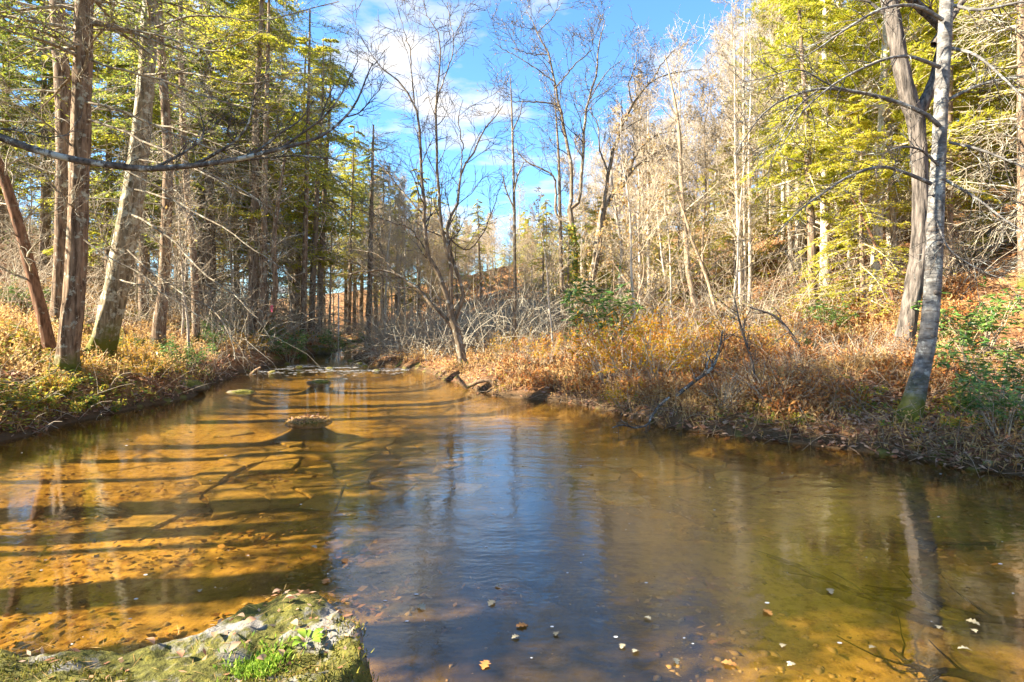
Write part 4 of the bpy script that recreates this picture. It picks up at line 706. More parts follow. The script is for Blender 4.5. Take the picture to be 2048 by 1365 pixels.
shrub('laurel', 2000, 740, 9.4, 1.0, 'pale green broad-leaved bush at the right picture edge, upper of two', k=0)
shrub('laurel', 2010, 800, 8.0, .8, 'pale green broad-leaved bush at the right picture edge, lower of two', k=0)
shrub('laurel', 1950, 790, 9.0, .7, 'small pale green bush between the birch foot and the right edge', k=1)
shrub('laurel', 1660, 640, 17, .9, 'green bush in the brush left of the shaggy forked tree', k=0)
shrub('laurel', 1590, 650, 16, .7, 'low green bush half hidden in brown brush left of the shaggy tree', k=1)
shrub('yellow', 1262, 690, 13.9, 1.5, 'large orange-yellow bush on the right bank above the undercut', k=0)
shrub('yellow', 1215, 700, 14.3, 1.25, 'yellow bush left of the large orange-yellow one on the right bank', k=0)
shrub('yellow', 1310, 690, 13.2, 1.2, 'orange bush right of the large orange-yellow one on the right bank', k=0)
shrub('yellow', 1250, 760, 12.2, .8, 'low yellow bush under the large orange-yellow one near the water', k=1)
for px, Y, h_, w_ in ((1100,17.5,.8,'yellow-orange bush behind the waterline left of the large orange-yellow one'),(1390,13.2,.9,'orange-leaved bush behind the leaning dead branch on the right bank'),(1350,15.8,1.0,'yellow bush in the brush below the brown curved trunk'),(1540,14.5,.7,'small yellow bush in red-brown brush left of the shaggy tree'),(1460,16.5,.9,'orange bush below the three white trunks'),(1010,19.5,.8,'yellow bush beside the slim pole tree')):
    shrub('yellow', px, 0, Y, h_, w_, k=0)
for i in range(13):
    Y = rng.uniform(10.6, 17); dl_ = rng.uniform(.5, 2.2); x = float(xl(Y))-dl_; shrub('yellow', 0, 0, Y, rng.uniform(.3, .55), 'knee-high yellow-leaved left-bank bush', 'yellow bushes on the left bank', x=x)
for i in range(26):
    Y = rng.uniform(8.2, 12.6); x = float(xl(Y))-rng.uniform(.15, 1.4); shrub('herb', 0, 0, Y, rng.uniform(.5, .95), 'green-yellow herb clump at the waterline', 'herbs on the left waterline', x=x)
for i in range(12):
    Y = rng.uniform(18, 36); x = float(xl(Y))-rng.uniform(.4, 2.5); shrub('yellow' if i % 3 else 'laurel', 0, 0, Y, rng.uniform(.6, 1.0), 'bush overhanging the upstream left bank', 'bushes on the upstream left bank', x=x)
for i in range(30):
    Y = rng.uniform(9.5, 20); x = float(xr(Y))+rng.uniform(.8, 7); 
    if px2x(2048, Y) < x: continue
    shrub('bare' if i % 2 else 'rust', 0, 0, Y, rng.uniform(.45, .8), 'twiggy brown brush bush on the right bank', 'brown brush on the right bank', x=x)
for i in range(20):
    Y = rng.uniform(6.8, 10.5); x = float(xr(Y))+rng.uniform(.25, 3.5)
    if px2x(2060, Y) < x: continue
    shrub('herb', 0, 0, Y, rng.uniform(.4, .8), 'low green herb clump among right-bank leaves', 'herbs on the right bank', x=x)
for i in range(22):
    Y = rng.uniform(16, 30); px = rng.uniform(1080, 1900); shrub(['rust','yellow','bare'][i % 3], px, 0, Y, rng.uniform(.6, 1.0), 'low autumn bush below the right slope', 'autumn bushes below the right slope')
for i in range(14):
    Y = rng.uniform(16, 34); px = rng.uniform(-20, 560); x = px2x(px, Y)
    if dists(x, Y)[0] > 1: shrub('laurel', px, 0, Y, rng.uniform(.7, 1.2), 'dark evergreen left-slope bush', 'evergreen bushes on the left slope')
for kl in SHR.values():
    for p in kl:
        if p not in first:
            for c in list(p.children): bpy.data.objects.remove(c)
            bpy.data.objects.remove(p)

# ------------------------------------------------------------------ stuff: weeds, leaf litter, twigs
rng = np.random.default_rng(13)
def spread(n, pxr, yr, side=None, dmin=.1, dmax=99, power=1.):
    Y = yr[0]*(yr[1]/yr[0])**(rng.random(n)**power); x = px2x(rng.uniform(*pxr, n), Y); a, b = dists(x, Y); d = np.maximum(a, b)
    ok = (d > dmin) & (d < dmax)
    if side == 'L': ok &= a > b
    if side == 'R': ok &= b > a
    x, Y = x[ok], Y[ok]; return x, Y, ground(x, Y), d[ok]
def weeds(name, label, x, y, z, h, w, nl, ll, mat='grass'):
    n = len(x); m = MB(); B = np.c_[x, y, z-.03]; d = unit(np.c_[rng.normal(size=(n, 2))*.28, np.ones(n)]); hh = h*rng.uniform(.45, 1.2, n)
    mid = B+d*(hh*.55)[:, None]; d2 = unit(d+rng.normal(size=(n, 3))*.25); tip = mid+d2*(hh*.45)[:, None]
    s = unit(np.cross(d, rng.normal(size=(n, 3))))*(w*rng.uniform(.6, 1.3, n))[:, None]*(1+y/25)[:, None]
    V = np.stack([B-s, B+s, mid+s*.7, mid-s*.7, tip], 1).reshape(-1, 3); i = np.arange(n)*5
    m.add(V, np.c_[i, i+1, i+2, i+3], np.c_[i+3, i+2, i+4])
    if nl:
        P = np.stack([B, mid, tip], 1); C, D = along(P, nl, .35, 1.05); k = len(C); sc = (1+np.repeat(y, nl)/22)
        X, Qq = leaves(C, unit(D*.7+rng.normal(size=(k, 3))*.7), rng.normal(size=(k, 3)), ll*sc*rng.uniform(.5, 1.3, k), ll*.38*sc); m.add(X, Qq)
    m.obj(name, M[mat], kind='stuff', label=label, smooth=False)
x, y, z, d = spread(9500, (-60, 720), (11.5, 30), 'L', .7, 9); k = vn(x*.5, y*.5, 61) > .28; weeds('dry_grass', 'dry tan grass and weed stems on the left bank', x[k], y[k], z[k], .42*(.4+.9*vn(x[k]*.9, y[k]*.9, 64)), .006, 5, .05)
x, y, z, d = spread(13000, (740, 1900), (10, 27), 'R', .25, 16); k = (vn(x*.6, y*.6, 62)+.12*(x < 1.5) > .46) & ~((x > 5) & (y < 11)); weeds('dry_grass', 'dry tan weeds on the right bank behind the water', x[k], y[k], z[k], .50*(.3+1.0*vn(x[k]*1.1, y[k]*1.1, 65)), .006, 5, .055)
x, y, z, d = spread(12000, (1000, 1950), (9.5, 25), 'R', .25, 16); k = (vn(x*.8, y*.8, 66) > .47); weeds('rusty_weeds', 'rust-brown weed stems with curled leaves on the right bank', x[k], y[k], z[k], .5*(.3+.9*vn(x[k]*1.1, y[k]*1.1, 67)), .006, 7, .075, 'rust')
x, y, z, d = spread(9000, (740, 2090), (6.8, 26), 'R', .0, .8); weeds('dry_grass', 'tufts of bleached grass hanging over the edge of the right bank', x, y, z, .32, .006, 3, .05)
x, y, z, d = spread(3000, (-60, 720), (9, 30), 'L', .05, .9); weeds('dry_grass', 'grass hanging over the edge of the left bank', x, y, z, .3, .006, 3, .05)
def litter(name, label, x, y, z, L, mat, tilt=.35, lift=.01):
    n = len(x); C = np.c_[x, y, z+lift+rng.random(n)*.02]; a = rng.uniform(0, 6.28, n); D = np.c_[np.cos(a), np.sin(a), rng.normal(size=n)*tilt]
    nn = unit(np.array([0, 0, 1.])+rng.normal(size=(n, 3))*tilt); Ls = L*rng.uniform(.5, 1.3, n)*(1+y/25); X, Qq = leaves(C, D, nn, Ls, Ls*rng.uniform(.35, .7, n))
    MB().add(X, Qq).obj(name, mat, kind='stuff', label=label, smooth=False)
x, y, z, d = spread(60000, (740, 2120), (6.4, 32), 'R', -.02, 30, 1.0); litter('fallen_leaves', 'brown fallen leaves covering the right bank', x, y, z, .085, M['litter'])
x, y, z, d = spread(34000, (-80, 760), (8.2, 34), 'L', .05, 22); litter('fallen_leaves', 'brown fallen leaves covering the left bank', x, y, z, .085, M['litter'])
# small green and yellow ground plants
def herbs(name, label, x, y, z, hgt, L, mat):
    n = len(x); C = np.c_[x, y, z+rng.random(n)*hgt]; a = rng.uniform(0, 6.28, n); D = np.c_[np.cos(a), np.sin(a), rng.normal(size=n)*.3-.1]; nn = unit(np.array([0, 0, 1.])+rng.normal(size=(n, 3))*.4)
    Ls = L*rng.uniform(.6, 1.3, n)*(1+y/30); X, Qq = leaves(C, D, nn, Ls, Ls*.42); MB().add(X, Qq).obj(name, mat, kind='stuff', label=label, smooth=False)
x, y, z, d = spread(26000, (-60, 500), (8.2, 18), 'L', .05, 4.5); k = vn(x*1.6, y*1.6, 71) > .42; herbs('ground_cover', 'green and yellow ground plants on the left bank', x[k], y[k], z[k], .28, .07, M['herb'])
x, y, z, d = spread(30000, (900, 2100), (6.6, 20), 'R', .1, 12); k = vn(x*1.5, y*1.5, 72) > .57; herbs('ground_cover', 'green and yellow ground plants on the right bank', x[k], y[k], z[k], .2, .06, M['herb'])
x, y, z, d = spread(30000, (1000, 1950), (9.5, 26), 'R', .3, 16); k = vn(x*.7, y*.7, 73) > .5; herbs('ground_cover', 'rusty and orange low leaves in the right-bank brush', x[k], y[k], z[k], .35, .06, M['rust'])
x, y, z, d = spread(14000, (1150, 2100), (17, 45), 'R', 5, 60); k = vn(x*.3, y*.3, 74) > .45; herbs('ground_cover', 'yellow-green low leaves on the right slope', x[k], y[k], z[k], .9, .09, M['hem_gold'])
x, y, z, d = spread(9000, (-60, 640), (16, 45), 'L', 3, 40); k = vn(x*.3, y*.3, 75) > .52; herbs('ground_cover', 'dark green low leaves on the left slope', x[k], y[k], z[k], .8, .09, M['laurel'])
def tangle(name, label, x, y, z, L, r, mat, up=.3, K=5):
    n = len(x); P = np.zeros((n, K, 3)); P[:, 0] = np.c_[x, y, z]; d = unit(np.c_[rng.normal(size=(n, 2)), np.abs(rng.normal(size=n))*up+.1]); le = L*rng.uniform(.4, 1.4, n)
    for k in range(1, K): d = unit(d+rng.normal(size=(n, 3))*.25+[0, 0, -.14*k/K*2]); P[:, k] = P[:, k-1]+d*(le/(K-1))[:, None]
    R = (r*rng.uniform(.5, 1.4, n)*(1+y/30))[:, None]*np.linspace(1, .4, K); X, Qq = tubes(P, R, 3); MB().add(X, Qq).obj(name, mat, kind='stuff', label=label)
x, y, z, d = spread(6000, (880, 2080), (6.8, 20), 'R', .0, 8); k = (y > 10) | (rng.random(len(y)) < .4); x, y, z = x[k], y[k], z[k]; tangle('dead_twigs', 'tangle of dead twigs and vines on the right bank', x, y, z, .8, .0045, M['brown'], .6)
x, y, z, d = spread(3200, (1000, 2080), (6.8, 14), 'R', -.02, .5); tangle('dead_roots', 'hanging roots along the undercut right bank', x, y, z+.08, .7, .007, M['root'], .15)
x, y, z, d = spread(1800, (-60, 640), (8.4, 26), 'L', .0, 5); tangle('dead_twigs', 'dead twigs lying on the left bank', x, y, z, .8, .0045, M['tantwig'], .5)
# bare understory twigs: pale tangle over the far left bank
x, y, z, d = spread(5200, (400, 1120), (23, 62), None, .5, 30); tangle('dead_twigs', 'pale bare understory twigs around the creek bend', x, y, z, 3.4, .008, M['greytwig'], 2.2, 6)
x, y, z, d = spread(3800, (1060, 1950), (18, 50), 'R', 6, 60); tangle('dead_twigs', 'golden bare understory twigs on the right slope', x, y, z, 2.6, .006, M['tantwig'], 2.6, 6)
x, y, z, d = spread(2600, (-60, 480), (17, 45), 'L', 4, 40); tangle('dead_twigs', 'tan bare understory twigs on the left slope', x, y, z, 2.2, .006, M['tantwig'], 2.2, 6)

# ------------------------------------------------------------------ rocks, roots, sticks, leaves on the water
rng = np.random.default_rng(14)
def blob(name, label, cat, c, rx, ry, rz, mat, seed=1, group=None, nu=36, nv=20, rough=.25, flat=.0):
    u = np.linspace(0, 2*np.pi, nu, endpoint=False); v = np.linspace(0, np.pi, nv); U, Vv = np.meshgrid(u, v)
    n = .6*vn(np.cos(U)*1.3*np.sin(Vv)+5, np.sin(U)*1.3*np.sin(Vv)+np.cos(Vv)+5, seed)+.4*vn(np.cos(U)*3*np.sin(Vv)+9, np.sin(U)*3*np.sin(Vv)+np.cos(Vv)*2+9, seed+3); r = 1+rough*2*(n-.5)
    X = np.stack([rx*r*np.sin(Vv)*np.cos(U), ry*r*np.sin(Vv)*np.sin(U), rz*r*np.sign(np.cos(Vv))*np.abs(np.cos(Vv))**(1-.3*flat)], -1)
    I = np.arange(nu*nv).reshape(nv, nu); J = np.roll(I, -1, 1); o = MB().add(X, np.stack([I[:-1], I[1:], J[1:], J[:-1]], -1)).obj(name, mat)
    o.location = c; o['label'] = label; o['category'] = cat
    if group: o['group'] = group
    return o
def wpos(px, py, z=0.): Y = (CAMZ-z)*F/(py-HOR); return np.array([px2x(px, Y), Y, z])
blob('mossy_boulder', 'large moss-covered boulder on the far left waterline', 'rock', wpos(632,708)-[0,0,.05], 1.0, .8, .55, M['stone'], 3)
blob('mossy_stone', 'low green mossy stone just below the riffle', 'rock', wpos(638,764)-[0,0,.05], .38, .28, .12, M['stone'], 4)
blob('creek_stone', 'low stone ridge in the water close to the left bank', 'rock', wpos(482,784)-[0,0,.05], .42, .28, .11, M['stone'], 5)
blob('creek_stone', 'dark stone on the left bank at the riffle with driftwood', 'rock', wpos(462,742)-[0,0,.05], .55, .45, .28, M['stone'], 6)
blob('mossy_ledge', 'mossy overhanging ledge jutting from the left bank', 'rock', wpos(345,790)+[-.1,.3,.14], .75, .6, .26, M['stone'], 7)
blob('creek_stone', 'stone at the water edge under the brush pile', 'rock', wpos(812,722)+[0,.3,0], .5, .4, .2, M['stone'], 8)
for i, (px, py) in enumerate(((730,733),(700,722),(660,738),(755,742),(600,735),(545,745),(720,728),(575,728))):
    blob('riffle_stone', 'small wet stone breaking the surface in the riffle', 'rock', wpos(px, py)-[0,0,.03], .18, .14, .10, M['stone'], 10+i, 'stones in the riffle', 16, 10)
isl = blob('leafy_islet', 'low mound of moss, grass and leaves in mid creek', 'islet', wpos(617,842)-[0,0,.05], .46, .36, .10, M['stone'], 21, rough=.15)
n = 900; a = rng.uniform(0, 6.28, n); q = np.sqrt(rng.random(n)); q = q*.95; C = np.c_[q*np.cos(a)*.46, q*np.sin(a)*.34, .10*np.sqrt(np.maximum(1-q**2, 0))+.01]
X, Qq = leaves(C, np.c_[rng.normal(size=(n, 2)), rng.normal(size=n)*.4+.2], rng.normal(size=(n, 3))+[0, 0, 1], .06*rng.uniform(.5, 1.3, n), .02); MB().add(X, Qq).obj('leaf_cover', M['grass'], isl, smooth=False)
n = 130; a = rng.uniform(0, 6.28, n); q = np.sqrt(rng.random(n))*.8; q = q*.9; C = np.c_[q*np.cos(a)*.46, q*np.sin(a)*.34, .10*np.sqrt(np.maximum(1-q**2, 0))+.02]
X, Qq = leaves(C, rng.normal(size=(n, 3))*[1, 1, .3], rng.normal(size=(n, 3))*.4+[0, 0, 1], .09, .05); MB().add(X, Qq).obj('fallen_leaves', M['litter'], isl, smooth=False)

# the mossy ledge the photographer stands on
RX, RY = np.meshgrid(np.linspace(-3.4, .1, 190), np.linspace(.9, 3.5, 170))
edge_y = np.interp(RX[0], [-3.4,-2.33,-1.62,-1.42,-1.31,-1.18,-1.0,-.83,-.7,-.62,-.5,-.3,.1], [2.5,2.59,2.58,2.68,2.9,3.06,3.0,2.84,2.7,2.45,2.3,1.9,1.2])+.06*(vn(RX[0]*9, 0*RX[0], 81)-.5)
h = .59-.05*np.clip((RY-2.3)/.7, 0, 1)+.06*np.exp(-((RX+1.12)/.28)**2-((RY-2.86)/.2)**2)+.08*(fbm(RX*2.2, RY*2.2, 82)-.5)+.05*(vn(RX*8, RY*8, 83)-.5)+.02*vn(RX*25, RY*25, 84)
h = h-.05*np.clip((vn(RX*1.7+3, RY*2.3, 85)-.55)*8, 0, 1)
over = RY-edge_y[None]+.05*(vn(RX*6, RY*6, 87)-.5); h = h-np.clip(over/.20, 0, 1)**.8*1.0-np.clip((RX+.62+.12*(vn(RY*5, RX*3, 86)-.5))/.42, 0, 1)**1.1*.95
over2 = np.clip((-.08*0+over+.12)/.12, 0, 1)**2*.07; h = h-over2
I = np.arange(RX.size).reshape(RX.shape); Qr = np.stack([I[:-1, :-1], I[:-1, 1:], I[1:, 1:], I[1:, :-1]], -1).reshape(-1, 4)
LEDGE = MB().add(np.stack([RX, RY, h], -1).reshape(-1, 3), Qr).obj('mossy_ledge', M['rock']); LEDGE['label'] = 'grey mossy rock ledge in the near left corner above the water'; LEDGE['category'] = 'rock'
ok = (h > .22) & (over < .06); ii = np.argwhere(ok)
def on_ledge(n, thr=None, s=0):
    k = ii[rng.integers(len(ii), size=n)]; p = np.stack([RX[k[:, 0], k[:, 1]], RY[k[:, 0], k[:, 1]], h[k[:, 0], k[:, 1]]], -1)+rng.normal(size=(n, 3))*[.012, .01, 0]
    if thr is not None: p = p[vn(p[:, 0]*3.1, p[:, 1]*3.1, s) > thr]
    return p
p = on_ledge(34000, .50, 90); n = len(p); X, Qq = leaves(p-[0,0,.004], np.c_[rng.normal(size=(n, 2))*.6, np.ones(n)], rng.normal(size=(n, 3)), .022*rng.uniform(.5, 1.5, n), .006); MB().add(X, Qq).obj('moss', M['moss'], LEDGE, smooth=False, kind='stuff')
c = np.array([px2x(520, 2.42), 2.42]); n = 900; q = np.c_[rng.normal(size=n)*.06+c[0], rng.normal(size=n)*.05+c[1]]
zi = lambda q: h[np.clip(np.searchsorted(RY[:, 0], q[:, 1]), 0, 169), np.clip(np.searchsorted(RX[0], q[:, 0]), 0, 189)]
X, Qq = leaves(np.c_[q, zi(q)], np.c_[rng.normal(size=(n, 2))*.7, np.ones(n)], rng.normal(size=(n, 3)), .03, .008); MB().add(X, Qq).obj('bright_moss', M['fern'], LEDGE, smooth=False, kind='stuff')
p = on_ledge(900); n = len(p); a = rng.uniform(0, 6.28, n); X, Qq = leaves(p+[0,0,.016], np.c_[np.cos(a), np.sin(a), rng.normal(size=n)*.12], np.array([0, 0, 1.])+rng.normal(size=(n, 3))*.2, .085*rng.uniform(.5, 1.3, n), .0022)
X2, Q2 = X, Qq; p = on_ledge(650); n = len(p); a = rng.uniform(0, 6.28, n); X, Qq = leaves(p+[0,0,.012], np.c_[np.cos(a), np.sin(a), rng.normal(size=n)*.3], np.array([0, 0, 1.])+rng.normal(size=(n, 3))*.5, .04*rng.uniform(.4, 1.4, n), .016)
MB().add(X, Qq).obj('leaf_bits', M['litter'], kind='stuff', label='small dry leaf bits scattered over the mossy rock ledge', smooth=False); X, Qq = X2, Q2
MB().add(X, Qq).obj('pine_needles', M['grass'], kind='stuff', label='dry pine needles scattered on the mossy rock ledge', smooth=False)
# oak leaf outline, used for leaves that can be told apart
def oak(L, curl=.1, kind=0):
    t = np.linspace(0, 1, 15); w = L*.30*np.sin(np.pi*np.clip(t*.95+.03, 0, 1))**.8*(1+.45*np.cos(t*np.pi*7))*np.where(t < .06, .2, 1); 
    if kind: w = L*.26*np.sin(np.pi*t)**.9
    z = curl*L*np.sin(np.pi*t)*.6; Lf = np.c_[t*L-L/2, w, z+.25*w*curl*4]; Rt = np.c_[t*L-L/2, -w, z+.25*w*curl*4]; Md = np.c_[t*L-L/2, 0*t, z]
    Vv = np.vstack([Lf, Md, Rt]); i = np.arange(14); return Vv, np.vstack([np.c_[i, i+1, i+16, i+15], np.c_[i+15, i+16, i+31, i+30]])
oaks = {}
def leaf_obj(name, label, group, pos, L, mat, rz, tilt=.1, kind=0, curl=.12):
    key = (round(L, 2), mat, kind)
    if key not in oaks: X, Qq = oak(L, curl, kind); oaks[key] = MB().add(X, Qq).mesh(name, M[mat])
    o = bpy.data.objects.new(name, oaks[key]); COL.objects.link(o); o.location = pos; o.rotation_euler = (rng.normal()*tilt, rng.normal()*tilt, rz); o['label'] = label; o['category'] = 'leaf'
    if group: o['group'] = group
    return o
for px, py in ((1112,1268),(1031,1275),(1175,1385),(1583,1330),(1352,1323),(1271,1303),(1295,1237),(1566,1292),(1746,1296),(1946,1246),(1948,1262),(1930,1300),(1878,1255),(627,1095),(400,1182),(1245,1293),(843,1215),(983,1207),(996,1172),(1661,1183)):
    p = wpos(px, py, .006); leaf_obj('oak_leaf', 'pale curled oak leaf floating on the water', 'pale floating oak leaves', p, rng.choice([.055, .075]), 'paleleaf', rng.uniform(0, 6.28), .12, 0, .2)
for px, py in ((652,1163),(970,1330),(1458,1328),(1044,1252),(690,1122),(1182,948),(1535,1225),(610,1186)):
    p = wpos(px, py, .005); leaf_obj('oak_leaf', 'orange oak leaf floating on the water', 'orange floating oak leaves', p, .085, 'orangeleaf', rng.uniform(0, 6.28), .08)
leaf_obj('red_leaf', 'single reddish dry leaf at the outer edge of the mossy ledge', None, (px2x(697, 2.78), 2.78, .49), .09, 'orangeleaf', .5, .3, 1, .3)
for px, py in ((555,1232),(600,1243),(575,1262),(480,1285),(500,1300),(650,1320),(600,1330),(470,1335),(560,1345),(430,1320),(300,1330),(660,1300),(590,1300),(525,1345),(360,1350)):
    Y = (CAMZ-.48)*F/(py-HOR); x = px2x(px, Y); zz = zi(np.array([[x, Y]]))[0]
    if zz > .2: leaf_obj('dry_leaf', 'curled grey-brown dry leaf on the mossy ledge', 'dry leaves on the ledge', (x, Y, zz+.02), .06, 'litter', rng.uniform(0, 6.28), .3, 1, .25)
# small green plant on the ledge
pc = np.array([px2x(615, 2.5), 2.5]); T = thing('green_seedling', 'small green broad-leaved plant on the mossy ledge', 'plant', (pc[0], pc[1], zi(pc[None])[0])); 
for k in range(9):
    a = k*2.4; r = .05+.03*(k % 3); L = .05+.015*(k % 2); X, Qq = oak(L, .25, 1); X = X+[L/2+.02, 0, 0]; ca, sa = math.cos(a), math.sin(a); X = X@np.array([[ca, sa, 0], [-sa, ca, 0], [0, 0, 1]]); X[:, 2] += .03+np.hypot(X[:, 0], X[:, 1])*.25
    MB().add(X, Qq).obj('leaf', M['fern'], T)
# leaves sunk on the bed
n = 9000; Y = 2.9*(9/2.9)**rng.random(n); x = px2x(rng.uniform(-40, 2080, n), Y); a, b = dists(x, Y); g_ = fbm(x*.9, Y*.9, 95); den = np.where(x < -1.0, .50-.06*np.clip(4.6-Y, 0, 1), .56); k = (np.maximum(a, b) < -.2) & (g_+rng.normal(size=n)*.06 > den)
x, Y = x[k], Y[k]; litter('sunken_leaves', 'brown leaves sunk on the creek floor', x, Y, ground(x, Y), .065, M['wetleaf'], .25, .012)
x, y, z, d = spread(6000, (900, 2090), (6.4, 13), 'R', -.7, 0); litter('sunken_leaves', 'dark leaves in the shallows along the right bank', x, y, z, .08, M['wetleaf'], .12, .012)
# gravel on the creek floor
n = 8000; Y = 2.7*(15/2.7)**rng.random(n); x = px2x(rng.uniform(-40, 2080, n), Y); a, b = dists(x, Y); k = (np.maximum(a, b) < -.1) & (vn(x*1.1, Y*1.1, 98)+rng.normal(size=n)*.1 > .55); x, Y = x[k], Y[k]; n = len(x); z = ground(x, Y)
s_ = .013*(.4+rng.random(n)**4*1.8)*(1+Y/12); base = np.array([[1,0,0],[0,1,0],[-1,0,0],[0,-1,0],[0,0,.7],[0,0,-.6]]); A6 = rng.uniform(0, 6.28, n); ca, sa = np.cos(A6), np.sin(A6); jit = 1+.35*rng.normal(size=(n, 6, 1))
Vg = base[None]*jit*s_[:, None, None]*np.array([1.3, 1, .6]); Vg = np.stack([Vg[..., 0]*ca[:, None]-Vg[..., 1]*sa[:, None]+x[:, None], Vg[..., 0]*sa[:, None]+Vg[..., 1]*ca[:, None]+Y[:, None], Vg[..., 2]+z[:, None]], -1)
T8 = np.array([[0,1,4],[1,2,4],[2,3,4],[3,0,4],[1,0,5],[2,1,5],[3,2,5],[0,3,5]]); MB().add(Vg.reshape(-1, 3), None, (np.arange(n)*6)[:, None, None]+T8[None]).obj('gravel', M['pebble'], kind='stuff', label='gravel and pebbles on the creek floor')
# foam flecks
n = 170; Y = 3.2*(24/3.2)**rng.random(n); x = px2x(rng.uniform(0, 2040, n), Y); a, b = dists(x, Y); k = np.maximum(a, b) < -.15; x, Y = x[k], Y[k]; n = len(x); s = .0035*(.5+rng.random(n)**2*1.6)*(1+Y/7)
A = np.arange(6)*np.pi/3; V = np.stack([x[:, None]+s[:, None]*1.5*np.cos(A), Y[:, None]+s[:, None]*np.sin(A), np.full((n, 6), .004)], -1); i = np.arange(n)*6
MB().add(V.reshape(-1, 3), np.vstack([np.c_[i, i+1, i+2, i+3], np.c_[i, i+3, i+4, i+5]])).obj('foam_flecks', M['foam'], kind='stuff', label='tiny white foam flecks drifting on the creek')
n = 3200; Y = rng.normal(size=n)*1.3+23.4; x = rng.uniform(-10, -4, n); a, b = dists(x, Y); k = (np.maximum(a, b) < -.2) & (vn(x*1.2, Y*2.5, 97) > .55); x, Y = x[k], Y[k]; n = len(x); s = .017*(.3+rng.random(n)**2*1.6)
V = np.stack([x[:, None]+s[:, None]*2.8*np.cos(A), Y[:, None]+s[:, None]*np.sin(A), np.full((n, 6), .016)], -1); i = np.arange(n)*6
MB().add(V.reshape(-1, 3), np.vstack([np.c_[i, i+1, i+2, i+3], np.c_[i, i+3, i+4, i+5]])).obj('riffle_foam', M['foam'], kind='stuff', label='broken white water of the riffle')
# fallen branches, roots, brush pile
def sunken(label, c, w0, w1):
    P = np.array([[(p[0]-1024)/F*((CAMZ+.30)*F/(p[1]-HOR)), (CAMZ+.30)*F/(p[1]-HOR), 0] for p in c]); P[:, 2] = ground(P[:, 0], P[:, 1])+.03+.10*(np.arange(len(P)) % 2)*.3
    A_ = spline(np.c_[P, np.linspace(w0, w1, len(P))], 26); A_[1:-1, :2] += rng.normal(size=(24, 2))*.006; T = Tree('sunken_branch', label, 'branch', A_[0, :3]); T.limb(A_[:, :3], A_[:, 3], 8)
    twigs(T, A_[None, :, :3], A_[None, :, 3], [dict(m=5, t0=.2, t1=.95, ang=.6, L=.5, K=5, wob=.15, rr=.5, flat=.9, rmin=.006)]); T.done(M['blackwood'], M['blackwood'])
sunken('long dark waterlogged branch lying on the creek floor near the right corner', CR[0][::-1], .045, .016)
sunken('dark waterlogged branch beside the long one, running to the right picture edge', CR[2][::-1], .035, .012)
sunken('short dark waterlogged branch in the near right corner of the creek', CR[3][::-1], .035, .014)
sunken('thin dark waterlogged branch just above the long one on the creek floor', CR[5][3:][::-1], .022, .01)
def stick(name, label, pts, Y, mat='lichen', tw=6, tl=.35, Y1=None, cat='branch'):
    P, R = pxpath(pts, Y, 14, Y1); T = Tree(name, label, cat, P[0]); T.limb(P, R, 7)
    if tw: twigs(T, P[None], R[None], [dict(m=tw, t0=.25, t1=1, ang=.75, L=tl, K=5, wob=.22, rr=.6, rmin=.004), dict(m=4, t0=.2, t1=1, ang=.7, L=tl*.5, K=4, wob=.22, rmin=.003)])
    return T.done(M[mat], M[mat])
stick('dead_branch', 'grey dead branch dipping its twigs into the water at the right bank', [(1338,795,2.6),(1318,812,2.5),(1303,835,2.3),(1295,850,2.1),(1270,856,1.8),(1245,850,1.5),(1225,856,1)], 10.4, tw=8, Y1=10.0)
stick('dead_branch', 'long grey dead branch leaning up through the right bank brush', [(1352,792,4),(1390,762,3.6),(1425,735,3),(1440,690,2),(1445,660,1.4)], 11, tw=10, tl=.7)
stick('dead_branch', 'dark curved bare stem arching over the right bank brush', [(1605,705,4),(1590,680,3.5),(1568,650,3),(1545,630,2.4),(1500,615,1.6)], 13, 'darktwig', tw=6, tl=.6)
stick('dead_branch', 'tall thin bare stem rising in the right bank brush', [(1512,790,3),(1505,730,2.8),(1490,680,2.4),(1478,640,2),(1470,600,1.2)], 11, 'darktwig', tw=10, tl=.6)
stick('dead_branch', 'grey log lying along the right bank edge at the picture side', [(1960,925,7),(2000,930,8),(2040,928,9),(2090,925,9)], 7.55, 'root', tw=3)
stick('bare_root', 'curved pale root looping into the water below the several-stemmed tree', [(935,775,4),(955,765,4),(975,762,4),(990,772,4),(1003,790,3.5),(1012,800,3)], 15.6, 'root', tw=0, cat='root')
stick('bare_root', 'dark root stub in the water at the foot of the several-stemmed tree', [(912,752,5),(922,765,5),(935,778,4)], 16.5, 'root', tw=0, cat='root')
stick('bare_root', 'bare root at the far bend reaching over the water', [(735,678,3),(720,682,3),(700,684,3),(685,690,2)], 40, 'root', tw=0, cat='root')
stick('driftwood', 'short broken driftwood on the stones of the riffle at the left bank', [(500,752,4),(512,742,4),(522,735,2)], 21, 'root', tw=0, cat='driftwood')
stick('sunken_stick', 'dark stick lying on the creek floor in mid creek', [(1540,960,3),(1570,956,3.5),(1594,952,2)], 7.9, 'darktwig', tw=0, cat='stick')
T = thing('brush_pile', 'pile of tan dead branches at the tip of the right bank point', 'brush pile', wpos(800, 722, .05)); m = MB(); n = 260; K = 5; P = np.zeros((n, K, 3)); P[:, 0] = rng.normal(size=(n, 3))*[.9, .5, .12]+[0, .3, .2]; d = unit(rng.normal(size=(n, 3))*[1, .6, .35]+[-.5, 0, .25])
for k in range(1, K): d = unit(d+rng.normal(size=(n, 3))*.2); P[:, k] = P[:, k-1]+d*(rng.uniform(.5, 1.5, n)/4)[:, None]
X, Qq = tubes(P, np.full((n, K), .009)*np.linspace(1.2, .5, K), 3); m.add(X, Qq); m.obj('branches', M['tantwig'], T, kind='stuff')
